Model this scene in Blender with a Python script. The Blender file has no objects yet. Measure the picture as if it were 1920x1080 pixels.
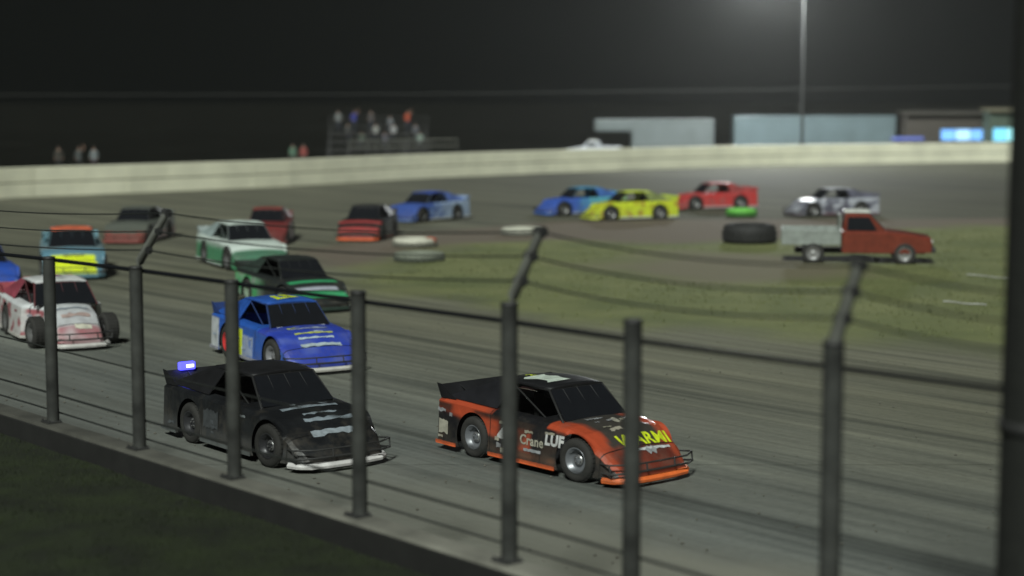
import bpy, bmesh, math, random
from mathutils import Vector, Matrix
from mathutils.noise import noise as pnoise
random.seed(7)
S = bpy.context.scene
C = bpy.data.collections.new('race_track'); S.collection.children.link(C)

# ------------------------------------------------------------------ camera
H = 5.8; F = 3370.0; PITCH = math.atan2(359, F)
cd = bpy.data.cameras.new('camera'); cam = bpy.data.objects.new('camera', cd); S.collection.objects.link(cam)
cd.sensor_width = 36; cd.lens = 36*F/1920; cd.clip_end = 3000; cd.clip_start = .1
cam.location = (0, 0, H); cam.rotation_euler = (math.pi/2-PITCH, 0, 0)
S.camera = cam
cd.dof.use_dof = True; cd.dof.focus_distance = 31; cd.dof.aperture_fstop = .42; cd.dof.aperture_ratio = 1.0
cp, sp = math.cos(PITCH), math.sin(PITCH)
# ------------------------------------------------------------------ night sky
W = bpy.data.worlds.new('World'); S.world = W; W.use_nodes = True
wn = W.node_tree.nodes; wl = W.node_tree.links
bg = wn['Background']; bg.inputs[1].default_value = 1.0
SKY = (.0030, .0038, .0034)
bg.inputs[0].default_value = (*SKY, 1)
# ------------------------------------------------------------------ floodlight bank as one soft sun
SUNV = Vector((-.18, -.80, .74)).normalized()
sd = bpy.data.lights.new('floodlight_sun', 'SUN'); sd.energy = 3.45; sd.angle = math.radians(9); sd.color = (.94, 1, .92)
so = bpy.data.objects.new('floodlight_sun', sd); S.collection.objects.link(so)
so.rotation_euler = (-SUNV).to_track_quat('-Z', 'Y').to_euler()
S.view_settings.view_transform = 'Standard'; S.view_settings.look = 'None'
S.view_settings.exposure = 0; S.view_settings.gamma = 1
try:
    S.cycles.volume_step_rate = 4; S.cycles.volume_bounces = 0; S.cycles.max_bounces = 5
except Exception: pass

# ------------------------------------------------------------------ helpers
def G(px, py, h=0.0):
    dx = (px-960)/F; dv = -(py-540)/F
    d = Vector((dx, cp+dv*sp, -sp+dv*cp))
    t = (h-H)/d.z
    return Vector((d.x*t, d.y*t, h))
def proj(p):
    x, y, z = p[0], p[1], p[2]-H
    dep = y*cp - z*sp; up = y*sp + z*cp
    return 960+F*x/dep, 540-F*up/dep
def atd(px, y, z=0):            # point at ground distance y in column px
    dep = y*cp-(z-H)*sp
    return Vector(((px-960)/F*dep, y, z))
def tag(o, label=None, cat=None, group=None, kind=None):
    if label: o['label'] = label
    if cat: o['category'] = cat
    if group: o['group'] = group
    if kind: o['kind'] = kind
    return o
def empty(name, loc, rz=0, label=None, cat=None, group=None):
    o = bpy.data.objects.new(name, None); C.objects.link(o)
    o.location = loc; o.rotation_euler = (0, 0, rz); o.empty_display_size = .3
    return tag(o, label, cat, group)
def copy_tree(o, parent=None):
    c = o.copy(); C.objects.link(c)
    if parent: c.parent = parent
    for ch in list(o.children): copy_tree(ch, c)
    return c

class MB:
    def __init__(s): s.v = []; s.f = []; s.m = []; s.sm = []
    def add(s, vs, fs, mi=0, smooth=False):
        b = len(s.v); s.v += [tuple(v) for v in vs]
        for f in fs: s.f.append([b+i for i in f]); s.m.append(mi); s.sm.append(smooth)
    def box(s, c, d, rz=0, mi=0, rot=None):
        x, y, z = [k/2 for k in d]
        vs = [Vector(p) for p in ((-x,-y,-z),(x,-y,-z),(x,y,-z),(-x,y,-z),(-x,-y,z),(x,-y,z),(x,y,z),(-x,y,z))]
        R = rot or Matrix.Rotation(rz, 3, 'Z')
        vs = [R @ v + Vector(c) for v in vs]
        s.add(vs, [(0,3,2,1),(4,5,6,7),(0,1,5,4),(1,2,6,5),(2,3,7,6),(3,0,4,7)], mi)
    def bevbox(s, c, d, b=.02, rz=0, mi=0):
        bm = bmesh.new(); bmesh.ops.create_cube(bm, size=1)
        for v in bm.verts: v.co = Vector((v.co.x*d[0], v.co.y*d[1], v.co.z*d[2]))
        bmesh.ops.bevel(bm, geom=bm.edges[:], offset=b, segments=2, affect='EDGES', profile=.5)
        R = Matrix.Rotation(rz, 3, 'Z'); bm.verts.index_update()
        s.add([R @ v.co + Vector(c) for v in bm.verts], [[v.index for v in f.verts] for f in bm.faces], mi)
        bm.free()
    def tube(s, pts, r, n=8, mi=0, cap=True):
        pts = [Vector(p) for p in pts]; rs = r if isinstance(r, (list, tuple)) else [r]*len(pts)
        rings = []
        up = None
        for i, p in enumerate(pts):
            t = (pts[min(i+1, len(pts)-1)]-pts[max(i-1, 0)]).normalized()
            a = (Vector((0, 0, 1)) if abs(t.z) < .9 else Vector((1, 0, 0)))
            u = t.cross(a).normalized(); w = t.cross(u)
            rings.append([p+(u*math.cos(k*2*math.pi/n)+w*math.sin(k*2*math.pi/n))*rs[i] for k in range(n)])
        vs = [v for rg in rings for v in rg]; fs = []
        for i in range(len(pts)-1):
            for k in range(n):
                a, b = i*n+k, i*n+(k+1) % n
                fs.append((a, b, b+n, a+n))
        s.add(vs, fs, mi, True)
        if cap:
            s.add(rings[0], [tuple(range(n))], mi); s.add(rings[-1], [tuple(range(n))[::-1]], mi)
    def lathe(s, prof, axis='y', n=28, c=(0,0,0), mi=0):     # prof: (along, radius)
        vs = []; fs = []; m = len(prof); c = Vector(c)
        for k in range(n):
            a = 2*math.pi*k/n
            for (t, r) in prof:
                if axis == 'y': vs.append(c+Vector((r*math.cos(a), t, r*math.sin(a))))
                else: vs.append(c+Vector((r*math.cos(a), r*math.sin(a), t)))
        for k in range(n):
            for j in range(m-1):
                a, b = k*m+j, ((k+1) % n)*m+j
                fs.append((a, b, b+1, a+1))
        s.add(vs, fs, mi, True)
    def quadthick(s, q, t=.012, mi=0):       # thin plate with real thickness
        q = [Vector(p) for p in q]; n = (q[1]-q[0]).cross(q[2]-q[0]).normalized()*t/2
        k = len(q); vs = [p+n for p in q]+[p-n for p in q]
        fs = [tuple(range(k)), tuple(range(k, 2*k))[::-1]]+[(i, i+k, (i+1) % k+k, (i+1) % k) for i in range(k)]
        s.add(vs, fs, mi)
    def build(s, name, mats, parent=None, **kw):
        me = bpy.data.meshes.new(name); me.from_pydata(s.v, [], s.f); me.validate(); 
        if not isinstance(mats, (list, tuple)): mats = [mats]
        for m in mats: me.materials.append(m)
        if len(me.polygons) == len(s.f):
            me.polygons.foreach_set('material_index', s.m); me.polygons.foreach_set('use_smooth', s.sm)
        bm = bmesh.new(); bm.from_mesh(me); bmesh.ops.recalc_face_normals(bm, faces=bm.faces[:]); bm.to_mesh(me); bm.free()
        o = bpy.data.objects.new(name, me); C.objects.link(o)
        if parent: o.parent = parent
        return tag(o, **kw) if kw else o

# ------------------------------------------------------------------ materials
def nodes(name):
    m = bpy.data.materials.new(name); m.use_nodes = True
    nt = m.node_tree; return m, nt, nt.nodes['Principled BSDF']
def nn(nt, t, **kw):
    n = nt.nodes.new(t)
    for k, v in kw.items(): setattr(n, k, v)
    return n
_mc = {}
def mat(name, col, rough=.6, metal=0.0, var=.25, scale=6, emit=0, coat=0, bump=0):
    key = (name, tuple(col), rough, metal, emit)
    if key in _mc: return _mc[key]
    m, nt, b = nodes(name)
    b.inputs['Roughness'].default_value = rough; b.inputs['Metallic'].default_value = metal
    b.inputs['Coat Weight'].default_value = coat
    tc = nn(nt, 'ShaderNodeTexCoord'); no = nn(nt, 'ShaderNodeTexNoise'); no.inputs['Scale'].default_value = scale
    no.inputs['Detail'].default_value = 5
    nt.links.new(tc.outputs['Object'], no.inputs['Vector'])
    mr = nn(nt, 'ShaderNodeMapRange'); mr.inputs[1].default_value = .3; mr.inputs[2].default_value = .7
    mr.inputs[3].default_value = 1-var; mr.inputs[4].default_value = 1+var*.4
    nt.links.new(no.outputs['Fac'], mr.inputs[0])
    mx = nn(nt, 'ShaderNodeVectorMath', operation='SCALE'); mx.inputs[0].default_value = col
    nt.links.new(mr.outputs[0], mx.inputs['Scale']); nt.links.new(mx.outputs[0], b.inputs['Base Color'])
    if emit:
        b.inputs['Emission Color'].default_value = (*col, 1); b.inputs['Emission Strength'].default_value = emit
    if bump:
        bp = nn(nt, 'ShaderNodeBump'); bp.inputs['Strength'].default_value = bump; bp.inputs['Distance'].default_value = .03
        nt.links.new(no.outputs['Fac'], bp.inputs['Height']); nt.links.new(bp.outputs[0], b.inputs['Normal'])
    _mc[key] = m; return m
def paint_mat():
    m, nt, b = nodes('car_paint')
    at = nn(nt, 'ShaderNodeAttribute', attribute_name='Col')
    tc = nn(nt, 'ShaderNodeTexCoord')
    n1 = nn(nt, 'ShaderNodeTexNoise'); n1.inputs['Scale'].default_value = 3.5; n1.inputs['Detail'].default_value = 8; n1.inputs['Roughness'].default_value = .7
    nt.links.new(tc.outputs['Object'], n1.inputs['Vector'])
    sx = nn(nt, 'ShaderNodeSeparateXYZ'); nt.links.new(tc.outputs['Object'], sx.inputs[0])
    low = nn(nt, 'ShaderNodeMapRange'); low.inputs[1].default_value = .75; low.inputs[2].default_value = .1; low.inputs[3].default_value = .0; low.inputs[4].default_value = .22
    nt.links.new(sx.outputs['Z'], low.inputs[0])
    ad = nn(nt, 'ShaderNodeMath', operation='ADD'); nt.links.new(n1.outputs['Fac'], ad.inputs[0]); nt.links.new(low.outputs[0], ad.inputs[1])
    mr = nn(nt, 'ShaderNodeMapRange'); mr.inputs[1].default_value = .54; mr.inputs[2].default_value = .95; mr.inputs[3].default_value = .01; mr.inputs[4].default_value = .5
    nt.links.new(ad.outputs[0], mr.inputs[0])
    mx = nn(nt, 'ShaderNodeMixRGB'); mx.inputs[2].default_value = (.13, .11, .085, 1)
    nt.links.new(mr.outputs[0], mx.inputs[0]); nt.links.new(at.outputs['Color'], mx.inputs[1])
    nt.links.new(mx.outputs[0], b.inputs['Base Color'])
    rr = nn(nt, 'ShaderNodeMapRange'); rr.inputs[3].default_value = .36; rr.inputs[4].default_value = .8
    nt.links.new(mr.outputs[0], rr.inputs[0]); nt.links.new(rr.outputs[0], b.inputs['Roughness'])
    b.inputs['Coat Weight'].default_value = .2; b.inputs['Coat Roughness'].default_value = .12
    dark = mx.outputs[0]
    for sx_ in (-.66, .60, 1.90):
        cpn = nn(nt, 'ShaderNodeMath', operation='COMPARE'); cpn.inputs[1].default_value = sx_; cpn.inputs[2].default_value = .008; nt.links.new(sx.outputs['X'], cpn.inputs[0])
        mk = nn(nt, 'ShaderNodeMixRGB'); mk.inputs[2].default_value = (.01, .01, .01, 1); nt.links.new(cpn.outputs[0], mk.inputs[0]); nt.links.new(dark, mk.inputs[1]); dark = mk.outputs[0]
    nt.links.new(dark, b.inputs['Base Color'])
    n2 = nn(nt, 'ShaderNodeTexNoise'); n2.inputs['Scale'].default_value = 3.2; nt.links.new(tc.outputs['Object'], n2.inputs['Vector'])
    bp = nn(nt, 'ShaderNodeBump'); bp.inputs['Strength'].default_value = .55; bp.inputs['Distance'].default_value = .07
    nt.links.new(n2.outputs['Fac'], bp.inputs['Height']); nt.links.new(bp.outputs[0], b.inputs['Normal'])
    return m
PAINT = paint_mat()
RUBBER = mat('tyre_rubber', (.028, .027, .025), .85, bump=.3)
STEEL = mat('bare_steel', (.42, .42, .42), .35, .8)
DARKSTEEL = mat('dark_steel', (.05, .05, .05), .55, .3)
GLASS = mat('dark_windscreen', (.012, .013, .016), .12, var=.1)
BLACK = mat('matt_black', (.012, .012, .012), .7)

# ------------------------------------------------------------------ ground
D = Vector((-.645, .764, 0)); N = Vector((.764, .645, 0))     # along the wall (away), towards the track
P0 = G(955, 1052, 1.1); P0.z = 0
def fence_pt(px, v=0.0, z=1.1):     # point of the wall line seen in column px
    lo, hi = -14., 60.
    for _ in range(50):
        mid = (lo+hi)/2; q = P0+D*mid+N*v; q.z = z
        if proj(q)[0] > px: lo = mid
        else: hi = mid
    q = P0+D*mid+N*v; q.z = z; return q

def dirt_material():
    m, nt, b = nodes('track_dirt'); L = nt.links.new
    ge = nn(nt, 'ShaderNodeNewGeometry')
    def dot(vec, off):
        a = nn(nt, 'ShaderNodeVectorMath', operation='SUBTRACT'); L(ge.outputs['Position'], a.inputs[0]); a.inputs[1].default_value = off
        d = nn(nt, 'ShaderNodeVectorMath', operation='DOT_PRODUCT'); L(a.outputs[0], d.inputs[0]); d.inputs[1].default_value = vec
        return d.outputs['Value']
    u = dot(D, P0); v = dot(N, P0)
    # racing streaks along the straight
    cb = nn(nt, 'ShaderNodeCombineXYZ')
    us = nn(nt, 'ShaderNodeMath', operation='MULTIPLY'); us.inputs[1].default_value = .035; L(u, us.inputs[0])
    L(us.outputs[0], cb.inputs[0]); L(v, cb.inputs[1])
    st = nn(nt, 'ShaderNodeTexNoise'); st.inputs['Scale'].default_value = .85; st.inputs['Detail'].default_value = 6; st.inputs['Roughness'].default_value = .62
    L(cb.outputs[0], st.inputs['Vector'])
    big = nn(nt, 'ShaderNodeTexNoise'); big.inputs['Scale'].default_value = .06; big.inputs['Detail'].default_value = 4
    L(ge.outputs['Position'], big.inputs['Vector'])
    fine = nn(nt, 'ShaderNodeTexNoise'); fine.inputs['Scale'].default_value = 7; fine.inputs['Detail'].default_value = 8; fine.inputs['Roughness'].default_value = .7
    L(ge.outputs['Position'], fine.inputs['Vector'])
    rs = nn(nt, 'ShaderNodeValToRGB'); e = rs.color_ramp.elements
    e[0].position = .36; e[0].color = (.066, .069, .066, 1); e[1].position = .64; e[1].color = (.165, .167, .153, 1)
    x = e.new(.47); x.color = (.118, .121, .113, 1)
    L(st.outputs['Fac'], rs.inputs[0])
    # colour drift: cooler by the wall, browner further in
    dr = nn(nt, 'ShaderNodeMapRange'); dr.inputs[1].default_value = 3; dr.inputs[2].default_value = 16; L(v, dr.inputs[0])
    tint = nn(nt, 'ShaderNodeMixRGB'); tint.inputs[1].default_value = (.98, 1.05, 1.10, 1); tint.inputs[2].default_value = (1.12, 1.09, .86, 1); L(dr.outputs[0], tint.inputs[0])
    m1 = nn(nt, 'ShaderNodeMixRGB', blend_type='MULTIPLY'); m1.inputs[0].default_value = 1; L(rs.outputs[0], m1.inputs[1]); L(tint.outputs[0], m1.inputs[2])
    # mottling
    mm = nn(nt, 'ShaderNodeMath', operation='MULTIPLY_ADD'); L(big.outputs['Fac'], mm.inputs[0]); mm.inputs[1].default_value = .7; mm.inputs[2].default_value = .68
    m2 = nn(nt, 'ShaderNodeVectorMath', operation='SCALE'); L(m1.outputs[0], m2.inputs[0]); L(mm.outputs[0], m2.inputs['Scale'])
    far_tone = nn(nt, 'ShaderNodeMapRange'); far_tone.inputs[1].default_value = 30; far_tone.inputs[2].default_value = 75; far_tone.inputs[3].default_value = 1.0; far_tone.inputs[4].default_value = .50; L(v, far_tone.inputs[0])  # dirt tone darkens with distance from the near wall
    m2b = nn(nt, 'ShaderNodeVectorMath', operation='SCALE'); L(m2.outputs[0], m2b.inputs[0]); L(far_tone.outputs[0], m2b.inputs['Scale']); m2 = m2b
    fm = nn(nt, 'ShaderNodeMapRange'); fm.inputs[1].default_value = .3; fm.inputs[2].default_value = .7; fm.inputs[3].default_value = .86; fm.inputs[4].default_value = 1.14; L(fine.outputs['Fac'], fm.inputs[0])
    s2 = nn(nt, 'ShaderNodeTexNoise'); s2.inputs['Scale'].default_value = 3.6; s2.inputs['Detail'].default_value = 4; L(cb.outputs[0], s2.inputs['Vector'])
    s2r = nn(nt, 'ShaderNodeMapRange'); s2r.inputs[1].default_value = .35; s2r.inputs[2].default_value = .65; s2r.inputs[3].default_value = .84; s2r.inputs[4].default_value = 1.12; L(s2.outputs['Fac'], s2r.inputs[0])
    m2c = nn(nt, 'ShaderNodeVectorMath', operation='SCALE'); L(m2.outputs[0], m2c.inputs[0]); L(s2r.outputs[0], m2c.inputs['Scale']); m2 = m2c
    m3 = nn(nt, 'ShaderNodeVectorMath', operation='SCALE'); L(m2.outputs[0], m3.inputs[0]); L(fm.outputs[0], m3.inputs['Scale'])
    # pale loose dirt thrown against the wall
    vn = nn(nt, 'ShaderNodeTexNoise'); vn.inputs['Scale'].default_value = .5; L(ge.outputs['Position'], vn.inputs['Vector'])
    va = nn(nt, 'ShaderNodeMath', operation='MULTIPLY_ADD'); L(vn.outputs['Fac'], va.inputs[0]); va.inputs[1].default_value = 1.6; L(v, va.inputs[2])
    bd = nn(nt, 'ShaderNodeMapRange'); bd.inputs[1].default_value = 6.5; bd.inputs[2].default_value = 5.2; bd.inputs[3].default_value = 0; bd.inputs[4].default_value = .85; L(va.outputs[0], bd.inputs[0])
    ru = nn(nt, 'ShaderNodeMapRange'); ru.inputs[1].default_value = 14; ru.inputs[2].default_value = -1; ru.inputs[3].default_value = .25; ru.inputs[4].default_value = 1; L(u, ru.inputs[0])
    bq = nn(nt, 'ShaderNodeMath', operation='MULTIPLY'); L(bd.outputs[0], bq.inputs[0]); L(ru.outputs[0], bq.inputs[1])
    m4 = nn(nt, 'ShaderNodeMixRGB'); L(bq.outputs[0], m4.inputs[0]); L(m3.outputs[0], m4.inputs[1]); m4.inputs[2].default_value = (.25, .245, .20, 1)
    # infield attribute zones
    ag = nn(nt, 'ShaderNodeAttribute', attribute_name='Zone')      # R grass, G tan road, B dry patch
    sr = nn(nt, 'ShaderNodeSeparateColor'); L(ag.outputs['Color'], sr.inputs[0])
    gn = nn(nt, 'ShaderNodeTexNoise'); gn.inputs['Scale'].default_value = .35; gn.inputs['Detail'].default_value = 7; L(ge.outputs['Position'], gn.inputs['Vector'])
    gc = nn(nt, 'ShaderNodeValToRGB'); e = gc.color_ramp.elements
    e[0].position = .35; e[0].color = (.125, .145, .060, 1); e[1].position = .65; e[1].color = (.185, .198, .085, 1)
    L(gn.outputs['Fac'], gc.inputs[0])
    gf = nn(nt, 'ShaderNodeVectorMath', operation='SCALE'); L(gc.outputs[0], gf.inputs[0]); L(fm.outputs[0], gf.inputs['Scale'])
    t = m4.outputs[0]
    for ch, col in (('Green', None), ('Red', gf.outputs[0]), ('Blue', None)):
        th = nn(nt, 'ShaderNodeMath', operation='MULTIPLY_ADD'); L(gn.outputs['Fac'], th.inputs[0]); th.inputs[1].default_value = .6; th.inputs[2].default_value = -.28
        s_ = nn(nt, 'ShaderNodeMath', operation='ADD'); L(sr.outputs[ch], s_.inputs[0]); L(th.outputs[0], s_.inputs[1])
        r_ = nn(nt, 'ShaderNodeMapRange'); r_.inputs[1].default_value = .25; r_.inputs[2].default_value = .8; L(s_.outputs[0], r_.inputs[0])
        g_ = nn(nt, 'ShaderNodeMath', operation='GREATER_THAN'); g_.inputs[1].default_value = .004; L(sr.outputs[ch], g_.inputs[0])
        k_ = nn(nt, 'ShaderNodeMath', operation='MULTIPLY'); L(r_.outputs[0], k_.inputs[0]); L(g_.outputs[0], k_.inputs[1])
        mxn = nn(nt, 'ShaderNodeMixRGB'); L(k_.outputs[0], mxn.inputs[0]); L(t, mxn.inputs[1])
        if col is not None: L(col, mxn.inputs[2])
        else: mxn.inputs[2].default_value = (.150, .125, .098, 1) if ch == 'Green' else (.165, .150, .100, 1)
        t = mxn.outputs[0]
    L(t, b.inputs['Base Color']); b.inputs['Roughness'].default_value = .85; b.inputs['Specular IOR Level'].default_value = .25
    hs = nn(nt, 'ShaderNodeMath', operation='MULTIPLY_ADD'); L(st.outputs['Fac'], hs.inputs[0]); hs.inputs[1].default_value = 1.6; L(fine.outputs['Fac'], hs.inputs[2])
    bp = nn(nt, 'ShaderNodeBump'); bp.inputs['Strength'].default_value = .45; bp.inputs['Distance'].default_value = .05; L(hs.outputs[0], bp.inputs['Height']); L(bp.outputs[0], b.inputs['Normal'])
    return m
DIRT = dirt_material()

def sheet(name, pts, z, m, kind='structure', **kw):
    me = bpy.data.meshes.new(name); me.from_pydata([(p[0], p[1], z) for p in pts], [], [tuple(range(len(pts)))]); me.materials.append(m)
    o = bpy.data.objects.new(name, me); C.objects.link(o); return tag(o, kind=kind, **kw)
# base terrain reaching the horizon
PADDOCK = mat('paddock_gravel', (.013, .0135, .0115), .95, var=.5, scale=.12)  # lack of floodlight beyond the far wall is put into this near-black colour
PADDOCK.node_tree.nodes['Principled BSDF'].inputs['Specular IOR Level'].default_value = 0
sheet('ground', [(-900, -60), (900, -60), (900, 1500), (-900, 1500)], -.012, PADDOCK)
# far wall line
FW = [G(-420, 402), G(-200, 386), G(0, 372), G(260, 361), G(521, 350), G(781, 335), G(1000, 325.5), G(1200, 318), G(1410, 311.5), G(1650, 307), G(1920, 303), G(2250, 300)]
def smooth_line(P, n=14):
    out = []
    for i in range(len(P)-1):
        p0, p1, p2, p3 = P[max(i-1, 0)], P[i], P[i+1], P[min(i+2, len(P)-1)]
        for k in range(n):
            t = k/n
            out.append(.5*((2*p1)+(-p0+p2)*t+(2*p0-5*p1+4*p2-p3)*t*t+(-p0+3*p1-3*p2+p3)*t**3))
    out.append(P[-1]); return out
FWL = smooth_line(FW)
nearA = P0+D*70+N*.15; nearB = P0-D*16+N*.15
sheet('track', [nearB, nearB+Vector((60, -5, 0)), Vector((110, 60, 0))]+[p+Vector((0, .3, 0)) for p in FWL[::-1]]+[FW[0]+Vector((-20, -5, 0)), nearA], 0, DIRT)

# infield: own sheet with grass, road and dry patches
GP = [G(*p) for p in ((655,528),(700,498),(770,474),(880,458),(1010,452),(1240,456),(1420,452),(1620,436),(1760,426),(1920,422),(2400,418),(2500,760),(1920,668),(1600,640),(1300,618),(1050,600),(860,572),(730,548))]
RP = [G(*p) for p in ((560,470),(720,447),(860,430),(1040,416),(1250,412),(1450,411),(1650,412),(1920,410),(2500,406),(2500,428),(1920,428),(1500,450),(1240,462),(1000,456),(860,466),(760,482),(700,500),(600,500))]
DP = [G(*p) for p in ((1120,500),(1280,474),(1480,478),(1620,500),(1560,530),(1330,528),(1180,516))]
def sdist(p, poly):
    ins = False; dm = 1e9; n = len(poly)
    for i in range(n):
        a, b = poly[i], poly[(i+1) % n]
        if (a.y > p[1]) != (b.y > p[1]) and p[0] < (b.x-a.x)*(p[1]-a.y)/(b.y-a.y)+a.x: ins = not ins
        ex, ey = b.x-a.x, b.y-a.y; t = max(0, min(1, ((p[0]-a.x)*ex+(p[1]-a.y)*ey)/(ex*ex+ey*ey)))
        dm = min(dm, math.hypot(p[0]-a.x-t*ex, p[1]-a.y-t*ey))
    return dm if ins else -dm
vs = []; cols = []; fs = []
nx, ny = 120, 84; x0, x1, y0, y1 = -14, 46, 28, 92
for j in range(ny+1):
    for i in range(nx+1):
        x = x0+(x1-x0)*i/nx; y = y0+(y1-y0)*j/ny
        g = sdist((x, y), GP); r = sdist((x, y), RP); d = sdist((x, y), DP)
        f = lambda q, w: max(0, min(1, .5+q/w))
        wig = pnoise((x*.25, y*.25, 0))*1.2
        gz = f(g+wig, 5); rz = f(r+wig*.6, 3); dz = f(d+wig, 5)
        edge = min(1, min(i, nx-i, j, ny-j)/4)
        vs.append((x, y, .004+.05*edge*(.5+.5*pnoise((x*.5, y*.5, 3)))*max(gz, rz*.6)))
        cols.append((gz*edge, rz*edge, dz*edge*gz, 1))
for j in range(ny):
    for i in range(nx):
        a = j*(nx+1)+i; fs.append((a, a+1, a+nx+2, a+nx+1))
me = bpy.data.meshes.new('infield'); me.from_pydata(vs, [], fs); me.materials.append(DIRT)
ca = me.color_attributes.new('Zone', 'FLOAT_COLOR', 'POINT')
for i, c in enumerate(cols): ca.data[i].color = c
for p in me.polygons: p.use_smooth = True
o = bpy.data.objects.new('infield', me); C.objects.link(o); tag(o, kind='structure')

tf = MB(); n_t = 0
while n_t < 2600:
    x = random.uniform(-8, 40); y = random.uniform(34, 78)
    if sdist((x, y), GP) < random.uniform(0, 6)+1.5*pnoise((x*.4, y*.4, 9)) or sdist((x, y), DP) > -1: continue
    n_t += 1
    for k in range(3):
        a = random.uniform(0, 6.28); h = random.uniform(.04, .13); dx, dy = math.cos(a)*.02, math.sin(a)*.02; ox, oy = random.uniform(-.08, .08), random.uniform(-.08, .08)
        tf.add([(x+ox-dx, y+oy-dy, .0), (x+ox+dx, y+oy+dy, .0), (x+ox+random.uniform(-.04, .04), y+oy+random.uniform(-.04, .04), h+.03)], [(0, 1, 2)])
tf.build('infield_grass', mat('infield_blades', (.15, .165, .07), .85, var=.5, scale=.3), kind='stuff', label='yellow green grass tufts over the infield', cat='grass')
# spectator bank behind the near wall
GRASSM = mat('bank_grass', (.011, .018, .0025), .95, var=.7, scale=1.3, bump=.4)  # dimness of the bank outside the floodlights is put into the colour
bk = MB(); rows = []
nu, nv = 60, 26
for i in range(nu+1):
    for j in range(nv+1):
        u = -13+75*i/nu; v = -.32-j*.5
        q = P0+D*u+N*v
        rows.append((q.x, q.y, .80+.05*pnoise((q.x*.6, q.y*.6, 0))-.02*max(0, j-3)*.5))
bk.add(rows, [(i*(nv+1)+j, i*(nv+1)+j+1, (i+1)*(nv+1)+j+1, (i+1)*(nv+1)+j) for i in range(nu) for j in range(nv)], 0, True)
bk.build('grass_bank', GRASSM, kind='structure')
bl = MB()
for k in range(26000):
    u = random.uniform(-7, 20); v = -.36-random.random()**1.2*6.5
    q = P0+D*u+N*v; z = .80+.05*pnoise((q.x*.6, q.y*.6, 0))-.01*max(0, (-v-.3)/.5-3)
    a = random.uniform(0, 6.28); h = random.uniform(.02, .065); w = .006
    dx, dy = math.cos(a)*w, math.sin(a)*w; lx, ly = random.uniform(-.03, .03), random.uniform(-.03, .03)
    bl.add([(q.x-dx, q.y-dy, z-.01), (q.x+dx, q.y+dy, z-.01), (q.x+lx, q.y+ly, z+h)], [(0, 1, 2)])
bl.build('grass', mat('grass_blades', (.017, .027, .004), .8, var=.6, scale=.8), kind='stuff', label='short dark green grass on the bank below the fence', cat='grass')  # blades carry the same dimness in their colour as the bank

cl = MB()
for k in range(1500):
    u = random.uniform(-10, 30); v = .4+random.random()**1.8*22; q = P0+D*u+N*v; r_ = random.uniform(.008, .03)*(1.3 if v < 5 else 1)
    vs_ = [Vector(p)*r_*random.uniform(.7, 1.2)+Vector((q.x, q.y, r_*.4)) for p in ((1, 0, 0), (-1, 0, 0), (0, 1, 0), (0, -1, 0), (0, 0, .8), (0, 0, -.6))]
    cl.add(vs_, [(0, 2, 4), (2, 1, 4), (1, 3, 4), (3, 0, 4), (2, 0, 5), (1, 2, 5), (3, 1, 5), (0, 3, 5)])
cl.build('dirt_clods', mat('dry_clod', (.13, .125, .105), .95), kind='stuff', label='small loose dirt clods thrown over the track near the wall', cat='dirt')
# ------------------------------------------------------------------ near wall, posts, cables
CONC = mat('near_concrete', (.24, .235, .20), .9, var=.4, scale=1.7, bump=.3)
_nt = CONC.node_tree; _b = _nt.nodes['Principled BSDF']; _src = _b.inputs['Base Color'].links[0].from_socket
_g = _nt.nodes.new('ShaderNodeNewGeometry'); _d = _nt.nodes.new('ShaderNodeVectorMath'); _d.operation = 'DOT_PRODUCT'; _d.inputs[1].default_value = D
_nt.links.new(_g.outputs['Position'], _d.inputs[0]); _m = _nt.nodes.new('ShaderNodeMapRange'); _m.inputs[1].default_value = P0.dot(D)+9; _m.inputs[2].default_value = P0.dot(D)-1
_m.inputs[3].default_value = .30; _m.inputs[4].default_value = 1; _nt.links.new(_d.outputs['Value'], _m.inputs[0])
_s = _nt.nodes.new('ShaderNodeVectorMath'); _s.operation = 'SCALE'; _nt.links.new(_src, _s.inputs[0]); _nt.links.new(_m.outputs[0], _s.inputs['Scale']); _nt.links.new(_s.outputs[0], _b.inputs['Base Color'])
SHADE = mat('shade_black', (.010, .010, .009), .95, var=.4, scale=3)  # near-black puts the shade on the wall's back face into colour
w = MB(); t0, t1 = -14, 62
prof = [(-.22, .55), (-.22, 1.02), (-.18, 1.10), (.10, 1.10), (.13, 1.06), (.22, .0)]
seg = []
nseg = 152
for i in range(nseg+1):
    u = t0+(t1-t0)*i/nseg
    for (v, z) in prof:
        q = P0+D*u+N*(v+.006*pnoise((u, v*3, 0))); seg.append((q.x, q.y, z+.008*pnoise((u*1.3, v, 2))))
k = len(prof)
w.add(seg, [(i*k+j, i*k+j+1, (i+1)*k+j+1, (i+1)*k+j) for i in range(nseg) for j in range(k-1)], 0)
near = empty('low_wall', P0, 0, 'long low concrete wall topped by the near catch fence, beside the grass bank', 'wall')
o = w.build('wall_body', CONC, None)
o.parent = near; o.matrix_parent_inverse = Matrix.Translation(-P0)
w = MB(); seg = []
for i in range(nseg+1):
    u = t0+(t1-t0)*i/nseg
    for (v, z) in ((-.225, 1.065), (-.262, 1.06), (-.262, .62), (-.225, .62)):
        q = P0+D*u+N*(v-(.012 if (z < 1.0 and i % 4 == 0) else 0)); seg.append((q.x, q.y, z+.006*pnoise((u*2, v, 5))))
w.add(seg, [(i*4+j, i*4+(j+1) % 4, (i+1)*4+(j+1) % 4, (i+1)*4+j) for i in range(nseg) for j in range(4)], 0)
o = w.build('shade_band', SHADE, None); o.parent = near; o.matrix_parent_inverse = Matrix.Translation(-P0)  # dark strip added along the wall's back where shade falls

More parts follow.
